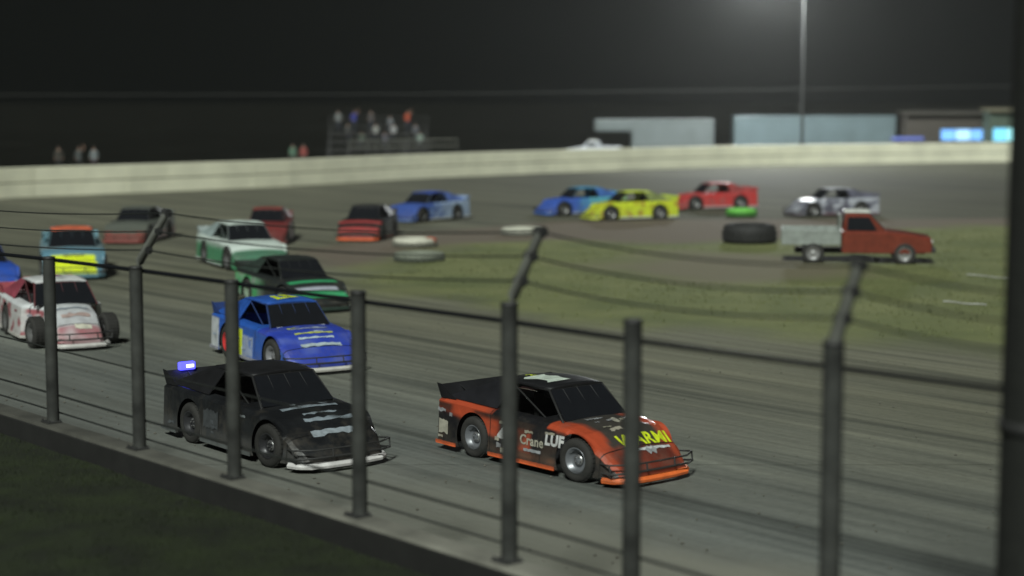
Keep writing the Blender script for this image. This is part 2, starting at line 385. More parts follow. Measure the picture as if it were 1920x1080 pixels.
POSTM = mat('weathered_post', (.044, .046, .042), .8, var=.75, scale=2.6, bump=.5)
ARMM = mat('fence_arm', (.075, .078, .066), .7, var=.4, scale=5)
posts = [(100, 482, None), (262, 500, (314, 396)), (440, 526, None), (675, 546, None), (955, 568, (1015, 430)), (1183, 600, None), (1552, 640, (1612, 492))]
names = ['straight dark fence post at the far left, white race car behind it',
 'fence post with bent outreach arm, left of the black race car',
 'straight dark fence post in front of the black car and its blue neighbour',
 'straight dark fence post in front of the nose of the black race car',
 'fence post with bent outreach arm in front of the orange and black car',
 'straight dark fence post in front of the hood of the orange car',
 'fence post with bent outreach arm standing alone on the right before empty track']
arms = []
for (px, ty, arm), lab in zip(posts, names):
    b = fence_pt(px, 0, 1.1)
    lo, hi = 1.2, 5.5
    for _ in range(40):
        mid = (lo+hi)/2
        if proj((b.x, b.y, mid))[1] < ty: hi = mid
        else: lo = mid
    top = mid
    e = empty('fence_post', b, 0, lab, 'fence post', 'posts of the near catch fence')
    m_ = MB(); hh = top-1.1
    m_.tube([(0, 0, -.02), (0, 0, hh)], .088, 14)
    m_.build('post', POSTM, e)
    m_ = MB(); m_.bevbox((-.03*.764, -.03*.645, .012), (.26, .22, .024), .006, math.atan2(D.y, D.x))
    for sx in (-1, 1):
        for sy in (-1, 1):
            q = D*(.105*sx)+N*(.085*sy-.03); m_.tube([(q.x, q.y, .02), (q.x, q.y, .05)], .013, 6)
    m_.build('base_plate', DARKSTEEL, e)
    m_ = MB(); m_.lathe([(hh-.03, .089), (hh-.03, .092), (hh+.006, .092), (hh+.008, .0001)], 'z', 14); m_.build('cap', DARKSTEEL, e)
    if arm:
        lo, hi = 0., 1.6           # outreach
        az = None
        for _ in range(40):
            mid = (lo+hi)/2
            l2, h2 = top, top+2.
            for __ in range(30):
                mz = (l2+h2)/2; q = b+N*mid
                if proj((q.x, q.y, mz))[1] < arm[1]: h2 = mz
                else: l2 = mz
            if proj((q.x, q.y, mz))[0] > arm[0]: hi = mid
            else: lo = mid
        tip = N*mid; tip.z = mz-1.1
        m_ = MB(); st = Vector((0, 0, hh-.06))
        m_.tube([st, st+(tip-st)*.12+Vector((0, 0, .03)), tip], [.075, .06, .05], 10)
        m_.build('outreach_arm', ARMM, e)
        for fr in (.35, .66, .97):
            m_ = MB(); q = st+(tip-st)*fr; m_.tube([q-D*.06, q+D*.06], .058, 8); m_.build('cable_clip', DARKSTEEL, e)
        arms.append((b, st+b, tip+b))
# big dark pole at the right edge
b = fence_pt(1931, .1, 1.1); b.z = 0
e = empty('utility_pole', b, 0, 'very thick dark pole cut off by the right edge of the picture', 'pole')
m_ = MB(); m_.tube([(0, 0, .0), (0, 0, 4), (0, 0, 9)], [.29, .28, .25], 20); m_.build('pole', mat('creosote_wood', (.011, .012, .010), .9, bump=.5, scale=9), e)
m_ = MB(); m_.lathe([(3.3, .28), (3.3, .30), (3.38, .30), (3.38, .28)], 'z', 20); m_.build('steel_band', DARKSTEEL, e); m_ = MB(); m_.lathe([(1.5, .285), (1.5, .305), (1.56, .305), (1.56, .285)], 'z', 20); m_.build('steel_band', DARKSTEEL, e)

CABM = mat('steel_cable', (.035, .038, .036), .6, .4)
def cable(pts, r, label, m=CABM, sag=.0, name='fence_cable', group='cables of the near catch fence', cat='cable'):
    out = []
    for i in range(len(pts)-1):
        a, b = Vector(pts[i]), Vector(pts[i+1]); n = 12
        for k in range(n):
            t = k/n; q = a.lerp(b, t); q.z -= sag*4*t*(1-t); out.append(q)
    out.append(Vector(pts[-1]))
    mb = MB(); o0 = out[0]; mb.tube([p-o0 for p in out], r, 6)
    o = mb.build(name, m); o.location = o0
    return tag(o, label, cat, group)
def run(z, v, us=(-13, 60), n=24):
    return [Vector((*(P0+D*(us[0]+(us[1]-us[0])*k/n)+N*v).xy, z+.012*math.sin(k*1.7))) for k in range(n+1)]
# main cable through measured points
mp = []
for px, py in ((-300, 442), (0, 476), (100, 487), (262, 507), (440, 531), (675, 565), (955, 603), (1183, 637), (1552, 688), (1931, 738)):
    l2, h2 = 1.5, 5.
    q = fence_pt(px, .13, 3)
    for __ in range(40):
        mz = (l2+h2)/2
        if proj((q.x, q.y, mz))[1] < py: h2 = mz
        else: l2 = mz
    mp.append(Vector((q.x, q.y, mz)))
cable(mp, .030, 'thick black cable strung along the tops of the near fence posts', mat('black_cable', (.006, .007, .010), .5), name='top_cable')
cable(run(H-3.66, .11), .012, 'thin steel cable at mid height of the near fence, across the car doors')
cable(run(H-4.33, .11), .016, 'lower steel cable just above the near wall top')
cable(run(H-4.60, .16), .013, 'lowest steel cable running right along the near wall top')
FR = (.97, .66, .35)
LB = ['highest thin cable joining the tips of the outreach arms', 'middle thin cable joining the outreach arms', 'lowest thin cable joining the outreach arms']
for i, fr in enumerate(FR):
    pp = [s+(t-s)*fr for (b, s, t) in arms]
    pre = pp[0]+(pp[0]-pp[1])*1.2; post = pp[2]+(pp[2]-pp[1])*.75
    cable([pre]+pp+[post], .011, LB[i], sag=.10)
# ------------------------------------------------------------------ far wall: two courses of concrete blocks
CON2 = mat('pale_concrete', (.82, .81, .64), .9, var=.14, scale=.5, bump=.3)
wl_ = MB()
acc = 0; last = FWL[0]; segs = [(FWL[0], FWL[0])]
pts = [FWL[0]]
for p in FWL[1:]:
    while (p-pts[-1]).length >= 3.0: pts.append(pts[-1]+(p-pts[-1]).normalized()*3.0)
random.seed(3)
for i in range(len(pts)-1):
    a, b = pts[i], pts[i+1]; d = (b-a); rz = math.atan2(d.y, d.x); c = (a+b)/2
    for row, (z0, z1) in enumerate(((0, .81), (.88, 1.72))):
        for half in ((0,) if row else (0,)):
            off = Matrix.Rotation(rz, 3, 'Z') @ Vector((0, random.uniform(-.02, .02)+(0 if row else -.03), 0))
            wl_.bevbox(tuple(c+off+Vector((0, 0, (z0+z1)/2))), (d.length-.012, .55, z1-z0), .02, rz+random.uniform(-.004, .004))
fw = wl_.build('barrier_wall', CON2)
tag(fw, 'long pale concrete block wall in two courses round the far side of the track', 'wall')
# one overhead cable far behind
q = [Vector((-70, 175, 6.0)), Vector((-10, 175, 6.05)), Vector((60, 180, 7.0)), Vector((110, 190, 7.6))]
cable(q, .035, 'single pale overhead line high above the far wall', mat('pale_line', (.06, .06, .055), .8), sag=.05, name='overhead_line', group=None)

# ------------------------------------------------------------------ race cars
def lerp_table(T, x):
    if x <= T[0][0]: return T[0][1]
    for (a, va), (b, vb) in zip(T, T[1:]):
        if x <= b: t = (x-a)/(b-a); t = t*t*(3-2*t)*.35+t*.65; return va+(vb-va)*t
    return T[-1][1]
LT_Z = [(-2.2, .90), (-1.6, .89), (-.6, .86), (.5, .84), (1.15, .80), (1.5, .73), (1.85, .52), (2.12, .32), (2.26, .19)]
LT_W = [(-2.2, .86), (-1.6, .89), (0, .91), (.9, .91), (1.5, .89), (1.95, .82), (2.26, .70)]
OW_W = [(-2.2, .84), (-1.6, .88), (0, .90), (.45, .88), (.72, .60), (.9, .52), (1.6, .50), (2.26, .46)]
RW, FWX, RAD = -1.12, 1.40, .34
class Surf:
    def __init__(s, ow): s.W = OW_W if ow else LT_W; s.ow = ow
    def w(s, x): return lerp_table(s.W, x)
    def sh(s, x): return lerp_table(LT_Z, x)
    def top(s, x, y):
        w_ = s.w(x); q = min(1, abs(y)/w_)
        z = s.sh(x)+.055*(1-q*q)
        if q > .86: z -= .05*((q-.86)/.14)**2
        return z
    def side(s, x, t): return s.w(x)+.035*t            # t 0 shoulder -> 1 sill

_wheel = {}
def wheel_meshes():
    t = MB(); r = RAD; w = .15
    t.lathe([(-w+.02, .20), (-w, .225), (-w-.005, .28), (-w+.015, .325), (-w+.05, r), (w-.05, r), (w-.015, .325), (w+.005, .28), (w, .225), (w-.02, .20)], 'y', 30)
    for k in range(30):
        a = 2*math.pi*k/30
        for yy in (-.08, 0, .08):
            R = Matrix.Rotation(-a, 3, 'Y'); c = R @ Vector((r+.002, yy, 0)); t.box(c, (.012, .055, .045), rot=R)
    rim = MB(); rim.lathe([(-w+.025, .20), (-w+.012, .215), (-w+.012, .19), (-.05, .175), (-.03, .09), (-.07, .06), (-.07, .0001)], 'y', 30)
    rim.lathe([(w-.02, .20), (w-.02, .19), (.02, .16), (.02, .0001)], 'y', 30)
    hub = MB(); hub.lathe([(-.066, .0001), (-.066, .085), (-.04, .09), (-.04, .0001)], 'y', 20)
    for k in range(5):
        a = 2*math.pi*k/5; hub.tube([(.055*math.cos(a), -.06, .055*math.sin(a)), (.055*math.cos(a), -.085, .055*math.sin(a))], .012, 6)
    return t, rim, hub
def mesh_only(mb, name, m):
    o = mb.build(name, m); me = o.data; bpy.data.objects.remove(o); return me
_t, _r, _h = wheel_meshes()
TYRE = mesh_only(_t, 'tyre', RUBBER)
def rim_mesh(col): 
    if col not in _wheel: _wheel[col] = mesh_only(wheel_meshes()[1], 'rim', mat('wheel_rim', col, .35, .35 if max(col) < .5 else .1))
    return _wheel[col]
HUB = mesh_only(_h, 'hub', STEEL)
def mo(me, name, parent):
    o = bpy.data.objects.new(name, me); C.objects.link(o); o.parent = parent; return o

def text_mesh(txt, size, shear=0, bold=0.0):
    cu = bpy.data.curves.new('t', 'FONT'); cu.body = txt; cu.size = size; cu.shear = shear; cu.offset = bold
    cu.align_x = 'CENTER'; cu.align_y = 'CENTER'; cu.resolution_u = 3; cu.space_character = 1.05
    o = bpy.data.objects.new('t', cu); S.collection.objects.link(o)
    dg = bpy.context.evaluated_depsgraph_get(); me = bpy.data.meshes.new_from_object(o.evaluated_get(dg))
    vs = [v.co.copy() for v in me.vertices]; fs = [tuple(p.vertices) for p in me.polygons]
    bpy.data.objects.remove(o); bpy.data.curves.remove(cu); bpy.data.meshes.remove(me)
    return vs, fs
def subdivided_rect(w_, h_, rough=.0, n=8, seed=0):
    rnd = random.Random(seed); vs = []; fs = []
    for i in range(n+1):
        x = -w_/2+w_*i/n
        vs += [Vector((x, -h_/2+rnd.uniform(-1, 1)*rough, 0)), Vector((x, h_/2+rnd.uniform(-1, 1)*rough, 0))]
    for i in range(n): fs.append((2*i, 2*i+2, 2*i+3, 2*i+1))
    return vs, fs

def race_car(name, loc, head, label, liv, roofc, deckc, bumper=(.5,.5,.5), skirt=None, rim=(.17,.17,.17), ow=False, res=.06,
             cat='race car', group='race cars out on the track', decals=(), glow=False, spoilc=None, sailc=None, tilt=0, fr_tyre=None, sc=1.0, rearrim=None):
    sf = Surf(ow); spoilc = spoilc or deckc; sailc = sailc or deckc
    e = empty(name, loc, math.atan2(head[1], head[0]), label, cat, group)
    e.rotation_euler[1] = tilt; e.scale = (sc,)*3
    # ---- body shell
    X0, X1 = -2.08, 2.26; nxs = int((X1-X0)/res); NT, NS = 12, int(.75/res)+1
    verts = []; cols = []; faces = []; ring = 2*(NT+NS)+1
    for i in range(nxs+1):
        x = X0+(X1-X0)*i/nxs
        sill = .13+(.02 if x > 1.9 else 0)
        line = []
        for j in range(NS): line.append(('s', -1, 1-j/NS))
        for j in range(2*NT+1): line.append(('t', (j-NT)/NT, 0))
        for j in range(NS): line.append(('s', 1, (j+1)/NS))
        for (k, a, t) in line:
            if k == 't':
                y = a*sf.w(x); z = sf.top(x, y)
                if -.95 < x < .42 and abs(y) < .66: z -= .32
            else:
                y = a*sf.side(x, t); zt = sf.top(x, sf.w(x)); z = zt+(sill-zt)*t
                for cx in ((RW,) if ow else (RW, FWX)):
                    dx, dz = x-cx, z-RAD; dd = math.hypot(dx, dz); R_ = .43
                    if abs(dd-R_) < res*.55 and dd > 1e-4:
                        pass
            verts.append((x, y, z)); cols.append(liv(x, y, z, k))
    def inarch(p):
        return any(math.hypot(p[0]-cx, p[2]-RAD) < .415 for cx in ((RW,) if ow else (RW, FWX))) and abs(p[1]) > sf.w(p[0])-.01
    for i in range(nxs):
        for j in range(ring-1):
            q = (i*ring+j, (i+1)*ring+j, (i+1)*ring+j+1, i*ring+j+1)
            if j < NS or j >= ring-1-NS:
                c = [sum(verts[k][n_] for k in q)/4 for n_ in range(3)]
                if inarch(c): continue
            faces.append(q)
    # snap the arch rims to the circle
    edgec = {}
    for f in faces:
        for k in f: edgec[k] = edgec.get(k, 0)+1
    for k, n_ in edgec.items():
        x, y, z = verts[k]
        if n_ < 4 and abs(y) > sf.w(x)-.01:
            for cx in ((RW,) if ow else (RW, FWX)):
                dx, dz = x-cx, z-RAD; dd = math.hypot(dx, dz)
                if dd < .415+res*1.2 and z > .16: verts[k] = (cx+dx/dd*.42, y, max(.13, RAD+dz/dd*.42))
    faces.append(tuple(range(ring-1, -1, -1)))          # tail
    b0 = nxs*ring; faces.append(tuple(range(b0, b0+ring)))
    me = bpy.data.meshes.new('body'); me.from_pydata(verts, [], faces); me.materials.append(PAINT)
    ca = me.color_attributes.new('Col', 'FLOAT_COLOR', 'POINT')
    for i, c in enumerate(cols): ca.data[i].color = (*c, 1)
    o = bpy.data.objects.new('body', me); C.objects.link(o); o.parent = e
    # wheel wells and floor so nothing shows through
    m_ = MB(); m_.box((0, 0, .155), (4.2, 1.45 if not ow else .9, .03)); 
    for cx in (RW, FWX): m_.box((cx, 0, .44 if cx < 0 else .31), (.84 if cx < 0 else .74, 1.0 if (not ow or cx < 0) else .8, .5 if cx < 0 else .36))
    m_.build('chassis', BLACK, e)
    # greenhouse
    def pmat(c):
        return mat('panel_paint', c, .52, var=.45, scale=3.5, coat=.1, bump=.25)
    rf = MB(); nr = 10
    g = []; 
    for a in range(nr+1):
        for b_ in range(nr+1):
            x = -.86+1.30*a/nr; y = -.60+1.20*b_/nr
            wy = (y/.60); z = 1.345+.035*(1-wy*wy)-.035*((x+.21)/.65)**2
            g.append((x, y*(1-.06*abs((x+.21)/.65)**3), z))
    n1 = nr+1
    rf.add(g, [(a*n1+b_, a*n1+b_+1, (a+1)*n1+b_+1, (a+1)*n1+b_) for a in range(nr) for b_ in range(nr)], 0, True)
    g2 = [(x, y, z-.03) for x, y, z in g]
    rf.add(g2, [(a*n1+b_, a*n1+b_+1, (a+1)*n1+b_+1, (a+1)*n1+b_) for a in range(nr) for b_ in range(nr)])
    per = [a*n1 for a in range(nr+1)]+[nr*n1+b_ for b_ in range(1, nr+1)]+[a*n1+nr for a in range(nr-1, -1, -1)]+[b_ for b_ in range(nr-1, 0, -1)]
    bb = len(rf.v)-2*n1*n1
    for k in range(len(per)):
        a, b_ = per[k], per[(k+1) % len(per)]
        rf.f.append([bb+a, bb+b_, bb+n1*n1+b_, bb+n1*n1+a]); rf.m.append(0); rf.sm.append(False)
    rf.build('roof', pmat(roofc), e)
    ws = MB(); ws.quadthick([(.42, -.55, 1.30), (.90, -.66, .86), (.90, .66, .86), (.42, .55, 1.30)], .012); ws.build('windscreen', GLASS, e)
    for sgn in (-1, 1):
        sp_ = MB()
        sp_.quadthick([(-.42, sgn*.565, 1.325), (-.79, sgn*.55, 1.325), (-1.95, sgn*.80, .915), (-.62, sgn*.80, .88)], .016)
        sp_.build('sail_panel', pmat(sailc), e)
    rp = MB(); rp.quadthick([(-.80, -.55, 1.33), (-.80, .55, 1.33), (-1.75, .66, .95), (-1.75, -.66, .95)], .014); rp.build('rear_panel', pmat(deckc), e)
    cg = MB()
    for s_ in (-1, 1):
        cg.tube([(.89, s_*.68, .82), (.42, s_*.57, 1.29), (-.62, s_*.54, 1.30), (-.80, s_*.62, .80)], .024, 6)
        cg.tube([(.55, s_*.67, .80), (-.40, s_*.60, 1.28)], .016, 6)
        cg.tube([(.35, s_*.72, .76), (-.70, s_*.72, .86)], .02, 6)
    for yy in (-.3, 0, .3): cg.tube([(.44, yy, 1.29), (.90, yy*1.1, .85)], .007, 5)
    cg.tube([(.42, -.56, 1.29), (.42, .56, 1.29)], .02, 6); cg.tube([(-.62, -.54, 1.30), (-.62, .54, 1.30)], .02, 6)
    cg.build('roll_cage', mat('cage_paint', tuple(min(.2, .015+c*.25) for c in deckc), .5), e)
    seat = MB(); seat.bevbox((-.55, .18, .78), (.10, .44, .62), .04); seat.bevbox((-.30, .18, .55), (.5, .44, .10), .04); seat.build('seat', BLACK, e)
    dr_ = MB(); dr_.lathe([(.98, .0001), (.99, .09), (1.05, .135), (1.12, .14), (1.18, .11), (1.225, .05), (1.235, .0001)], 'z', 14, (-.38, .18, 0))
    dr_.build('headrest', mat('headrest_foam', (.03, .03, .035), .8), e)
    # spoiler with end plates
    sp_ = MB(); sp_.quadthick([(-1.98, -.82, .91), (-2.14, -.82, 1.10), (-2.14, .82, 1.10), (-1.98, .82, .91)], .014)
    for s_ in (-1, 1): sp_.quadthick([(-1.66, s_*.83, .90), (-2.06, s_*.83, .89), (-2.18, s_*.83, 1.13), (-2.06, s_*.83, 1.12)], .012)
    for yy in (-.4, .4): sp_.tube([(-1.8, yy, .93), (-2.10, yy, 1.06)], .010, 5)
    sp_.build('spoiler', pmat(spoilc), e)
    # nose lip / bumper
    bm_ = MB(); bw = .86 if not ow else .62
    path = [(1.98, -bw), (2.16, -bw*.93), (2.30, -bw*.75), (2.35, -bw*.4), (2.36, 0), (2.35, bw*.4), (2.30, bw*.75), (2.16, bw*.93), (1.98, bw)]
    prf = [(-.03, .075), (.035, .08), (.045, .12), (.01, .165), (-.05, .165)]
    vv = []
    for i, (x, y) in enumerate(path):
        a, b_ = path[max(0, i-1)], path[min(len(path)-1, i+1)]; tx, ty = b_[0]-a[0], b_[1]-a[1]; l = math.hypot(tx, ty); nx_, ny_ = ty/l, -tx/l
        for (o_, z) in prf: vv.append((x+nx_*o_, y+ny_*o_, z))
    k = len(prf)
    bm_.add(vv, [(i*k+j, i*k+(j+1) % k, (i+1)*k+(j+1) % k, (i+1)*k+j) for i in range(len(path)-1) for j in range(k)]+[tuple(range(k)), tuple(range((len(path)-1)*k, len(path)*k))])
    bm_.build('front_bumper', mat('bumper_plastic', bumper, .45, var=.25), e)
    bb_ = MB()
    for s_ in (-1, 1):
        bb_.tube([(1.95, s_*(bw-.02), .22), (2.20, s_*(bw+.03), .24), (2.38, s_*bw*.72, .26), (2.40, 0, .26)], .018, 6)
        bb_.tube([(1.92, s_*(bw-.02), .36), (2.17, s_*(bw+.04), .38), (2.36, s_*bw*.7, .38), (2.38, 0, .38)], .015, 6)
        bb_.tube([(2.17, s_*(bw+.04), .38), (2.20, s_*(bw+.03), .24)], .014, 6)
        bb_.tube([(2.38, s_*.3, .38), (2.40, s_*.3, .26)], .014, 6)
    bb_.build('nerf_bar', DARKSTEEL, e)
    rb = MB(); rb.tube([(-2.06, -.7, .42), (-2.2, -.68, .42), (-2.2, .68, .42), (-2.06, .7, .42)], .025, 8); rb.build('rear_bar', DARKSTEEL, e)
    if skirt:
        for s_ in (-1, 1):
            for (a, b_) in ((-2.12, RW-.44), (RW+.44, .72 if ow else FWX-.44)):
                n_ = 5; sk = MB()
                for k in range(n_):
                    xa, xb = a+(b_-a)*k/n_, a+(b_-a)*(k+1)/n_
                    ya, yb = s_*(sf.side(xa, 1)+.012), s_*(sf.side(xb, 1)+.012)
                    sk.quadthick([(xa, ya, .115), (xb, yb, .115), (xb, yb, .175), (xa, ya, .175)], .016)
                sk.build('side_skirt', mat('skirt_plastic', skirt, .45), e)
    for (cx, s_) in ((RW, -1), (RW, 1), (FWX, -1), (FWX, 1)):
        wh = bpy.data.objects.new('wheel', None); C.objects.link(wh); wh.parent = e
        wh.location = (cx, s_*(.775 if not ow else .78), RAD); wh.rotation_euler = (0, random.uniform(0, 1), math.pi if s_ > 0 else 0)
        if cx > 0: wh.rotation_euler[2] += .10
        mo(TYRE, 'tyre', wh); mo(rim_mesh((rearrim if (rearrim and cx < 0) else rim)), 'rim', wh); mo(HUB, 'hub', wh)
    # decals
    for dd in decals:
        kind, where, col = dd['k'], dd['w'], dd['c']
        if kind == 'text': vs_, fs_ = text_mesh(dd['t'], dd['s'], dd.get('sh', 0), dd.get('b', .004))
        else: vs_, fs_ = subdivided_rect(dd['s'][0], dd['s'][1], dd.get('r', .0), dd.get('n', 10), int(dd['p'][0]*100+500))
        rot = dd.get('rot', 0); out = []
        for v in vs_:
            u_, v_ = v.x*math.cos(rot)-v.y*math.sin(rot), v.x*math.sin(rot)+v.y*math.cos(rot)
            if where == 'hood':
                y = dd['p'][1]+u_; x = dd['p'][0]-v_; out.append((x, y, sf.top(x, y)+.014))
            elif where == 'side':
                x = dd['p'][0]+u_; z = dd['p'][1]+v_; zt = sf.top(x, sf.w(x)); t = max(0, min(1, (zt-z)/(zt-.13))); out.append((x, -(sf.side(x, t)+.010), z))
            elif where == 'roof':
                x = dd['p'][0]+u_; y = dd['p'][1]+v_; out.append((x, y, 1.345+.035*(1-(y/.60)**2)-.035*((x+.21)/.65)**2+.010))
            elif where == 'screen':
                y = dd['p'][1]+u_; q = dd['p'][0]+v_; out.append((.90-.48*q/.67+.015, y, .83+.47*q/.67+.015))
        mb = MB(); mb.add(out, fs_); mb.build(dd.get('n_', 'lettering' if kind == 'text' else 'decal_stripe'), mat('decal_vinyl', col, .5, var=.35, scale=9), e)
    if glow:
        lb = MB(); lb.bevbox((-2.10, -.42, 1.16), (.10, .30, .14), .02); o = lb.build('blue_glow', mat('blue_emitter', (.07, .07, 1.0), .4, emit=2.6, var=0), e)  # emissive block added for a blue glow by the spoiler
        lb = MB(); lb.bevbox((-2.045, -.38, 1.16), (.02, .14, .05), .008); lb.build('glow_core', mat('white_emitter', (.8, .85, 1.0), .4, emit=4, var=0), o)  # whiter emissive core added inside the blue glow
    return e
def T(t, w, p, s, c, **k): return dict(k='text', t=t, w=w, p=p, s=s, c=c, **k)
def B(w, p, s, c, **k): return dict(k='bar', w=w, p=p, s=s, c=c, **k)
def mixc(a, b, t): t = max(0, min(1, t)); return tuple(a[i]*(1-t)+b[i]*t for i in range(3))
BLK = (.012, .012, .014); ORG = (.43, .068, .028); WHT = (.62, .64, .66); YEL = (.72, .85, .03)
def sstep(e0, e1, x): t = max(0, min(1, (x-e0)/(e1-e0))); return t*t*(3-2*t)

# 1. orange and black car
def liv1(x, y, z, k):
    n_ = pnoise((x*2.2, y*2.2, z*3))
    if k == 't':
        if x < .75: return mixc(BLK, ORG, 0) if abs(y) < .80 or x > -.6 else mixc(BLK, ORG, sstep(-.4, -.9, x))
        edge = sstep(.50, .60, abs(y)+.16*n_+.04*(x-1.2))
        c = mixc((.05, .045, .04), ORG, edge)
        if x > 1.75: c = mixc(c, mixc((.24, .045, .025), BLK, .35+.6*n_), sstep(1.78, 1.95, x)*(1-sstep(.55, .7, abs(y))))
        return c
    # side: black with an orange sweep falling from the tail, red door patch
    hi = .93-.22*sstep(-2.0, -.4, x); lo = .70-.26*sstep(-2.0, -.4, x)
    s1 = sstep(lo-.05, lo+.03, z)*(1-sstep(hi-.03, hi+.05, z))*(1-sstep(-.55, -.35, x))
    c = mixc(BLK, ORG, s1*(.45 if x < -1.75 else 1))
    c = mixc(c, (.40, .07, .03), (sstep(.0, .1, x)*(1-sstep(.30, .42, x)))*sstep(.28, .34, z)*(1-sstep(.62, .70, z))*.8)
    c = mixc(c, (.26, .10, .05), (sstep(-.6, -.3, x)*(1-sstep(.9, 1.0, x)))*(1-sstep(.24, .34, z))*.45)
    c = mixc(c, ORG, sstep(.70, .76, z+.30*(x-1.0))*sstep(.55, .9, x)*(1-sstep(1.9, 2.0, x)))
    return mixc(c, (.04, .025, .02), sstep(.0, .30, n_)*.75)
CREAM = (.42, .40, .33); GREY = (.34, .35, .37)
D1 = [T('WARMI', 'hood', (1.80, .18), .32, YEL, sh=.25, b=.010), B('hood', (1.97, .20), (.82, .04), WHT, r=.008),
      B('hood', (2.0, .12), (.10, .10), GREY, rot=.6), B('hood', (2.0, .22), (.10, .10), GREY, rot=-.6),
      B('hood', (1.25, .1), (.12, .18), CREAM, r=.03, n=6), B('hood', (1.05, -.1), (.2, .06), GREY, r=.03, n=6), B('hood', (1.4, .25), (.06, .12), GREY, r=.02, n=5),
      T('4', 'side', (-.32, .50), .62, (.60, .60, .60), sh=.12, b=.016), B('side', (-.20, .25), (.35, .07), CREAM, r=.015),
      T('Crane', 'side', (.40, .50), .22, CREAM, b=.006), B('side', (.42, .35), (.42, .045), GREY, r=.006),
      T('LUF', 'side', (.93, .58), .25, (.62, .62, .62), sh=.1, b=.012),
      B('side', (-1.92, .42), (.26, .22), CREAM, r=.02, n=6), B('side', (-1.98, .70), (.22, .07), GREY, r=.02, n=6),
      dict(k='bar', w='roof', p=(-.16, -.12), s=(.62, .46), c=(.62, .70, .62), r=.10, n=6), T('2', 'roof', (-.56, -.12), .26, YEL, rot=1.5, b=.008)]
def scatter(n, seed, cols, hood=True):
    rnd = random.Random(seed); out = []
    for k in range(n):
        c = cols[k % len(cols)]
        if hood and k % 2: out.append(B('hood', (rnd.uniform(1.0, 1.62), rnd.uniform(-.4, .45)), (rnd.uniform(.08, .26), rnd.uniform(.03, .09)), c, r=.02, n=5, rot=rnd.uniform(-.2, .2)))
        else: out.append(B('side', (rnd.choice([rnd.uniform(-.62, .9), rnd.uniform(-2.0, -1.7)]), rnd.uniform(.22, .72)), (rnd.uniform(.08, .24), rnd.uniform(.03, .07)), c, r=.012, n=5))
    return out
D1 += scatter(14, 5, [(.30, .28, .22), (.22, .22, .23), (.36, .33, .27)])
race_car('race_car', G(1047, 864), (.645, -.764), 'orange and black race car leading on the right, yellow letters on its hood', liv1, BLK, BLK,
         bumper=(.95, .20, .05), skirt=(.85, .16, .05), decals=D1, res=.04, rim=(.20, .21, .23), sailc=(.014, .014, .018), sc=.97)

# 2. black car
def liv2(x, y, z, k):
    n_ = pnoise((x*3, y*3, z*3)); c = mixc((.010, .011, .013), (.05, .055, .06), max(0, n_)*.35)
    if k == 's' and z < .45: c = mixc(c, (.06, .065, .07), sstep(.45, .3, z)*.6)
    return c
GB = (.24, .28, .32)
D2 = [B('hood', (1.22, .0), (1.05, .085), GB, r=.012), B('hood', (1.50, .02), (.62, .05), GB, r=.02), B('hood', (1.64, .10), (.9, .06), GB, r=.025), B('hood', (1.90, .08), (.92, .10), (.30, .34, .38), r=.02),
      B('side', (-.35, .52), (.5, .30), (.06, .065, .07), r=.03), B('side', (.50, .72), (.55, .035), (.2, .22, .23), r=.006)]
D2 += scatter(9, 8, [(.10, .11, .12), (.16, .18, .2)])
race_car('race_car', G(508, 838), (.62, -.785), 'all black race car with white front bumper and a small blue glow by its spoiler', liv2, (.012, .012, .014), (.012, .012, .014),
         bumper=(.72, .70, .70), skirt=(.12, .13, .13), decals=D2, res=.045, glow=True, rim=(.05, .05, .055), sc=1.0)

# 3. blue car
BLU = (.025, .11, .48); BLU2 = (.03, .06, .42)
def liv3(x, y, z, k):
    if k == 't' and x > .7: return mixc(BLU2, (.2, .26, .5), max(0, pnoise((x*5, y*2, 0)))*.5)
    c = BLU
    if k == 's':
        if x < -1.55: c = mixc((.62, .65, .68), (.3, .33, .36), max(0, pnoise((x*6, z*6, 1))))
        elif -.68 < x < -.12 and z < .74: c = YEL
        elif -.45 <= x < .5 and z < .62: c = mixc((.35, .42, .6), BLU, max(0, pnoise((x*5, z*9, 1)))*1.2)
    return c
D3 = [T('57', 'roof', (-.16, .0), .62, YEL, b=.035, rot=-1.2), B('hood', (1.52, .02), (.86, .05), (.50, .55, .12), r=.015), B('hood', (1.66, .02), (.8, .05), (.45, .55, .62), r=.015),
      B('hood', (1.86, .04), (.9, .10), (.42, .50, .55), r=.02), B('hood', (1.25, .0), (.9, .04), (.35, .40, .5), r=.012), B('screen', (.03, 0), (1.1, .05), (.45, .48, .6), r=.01)]
D3 += scatter(10, 11, [(.45, .52, .62), (.40, .45, .15), (.5, .55, .6)])
race_car('race_car', G(534, 676), (.50, -.866), 'bright blue race car with yellow numerals on its roof, behind the black car', liv3, BLU, BLU, bumper=(.62, .60, .56), skirt=(.3, .3, .35),
         decals=D3, rim=(.3, .3, .32), rearrim=(.75, .05, .05), sc=1.02, sailc=BLU, spoilc=(.02, .05, .2))

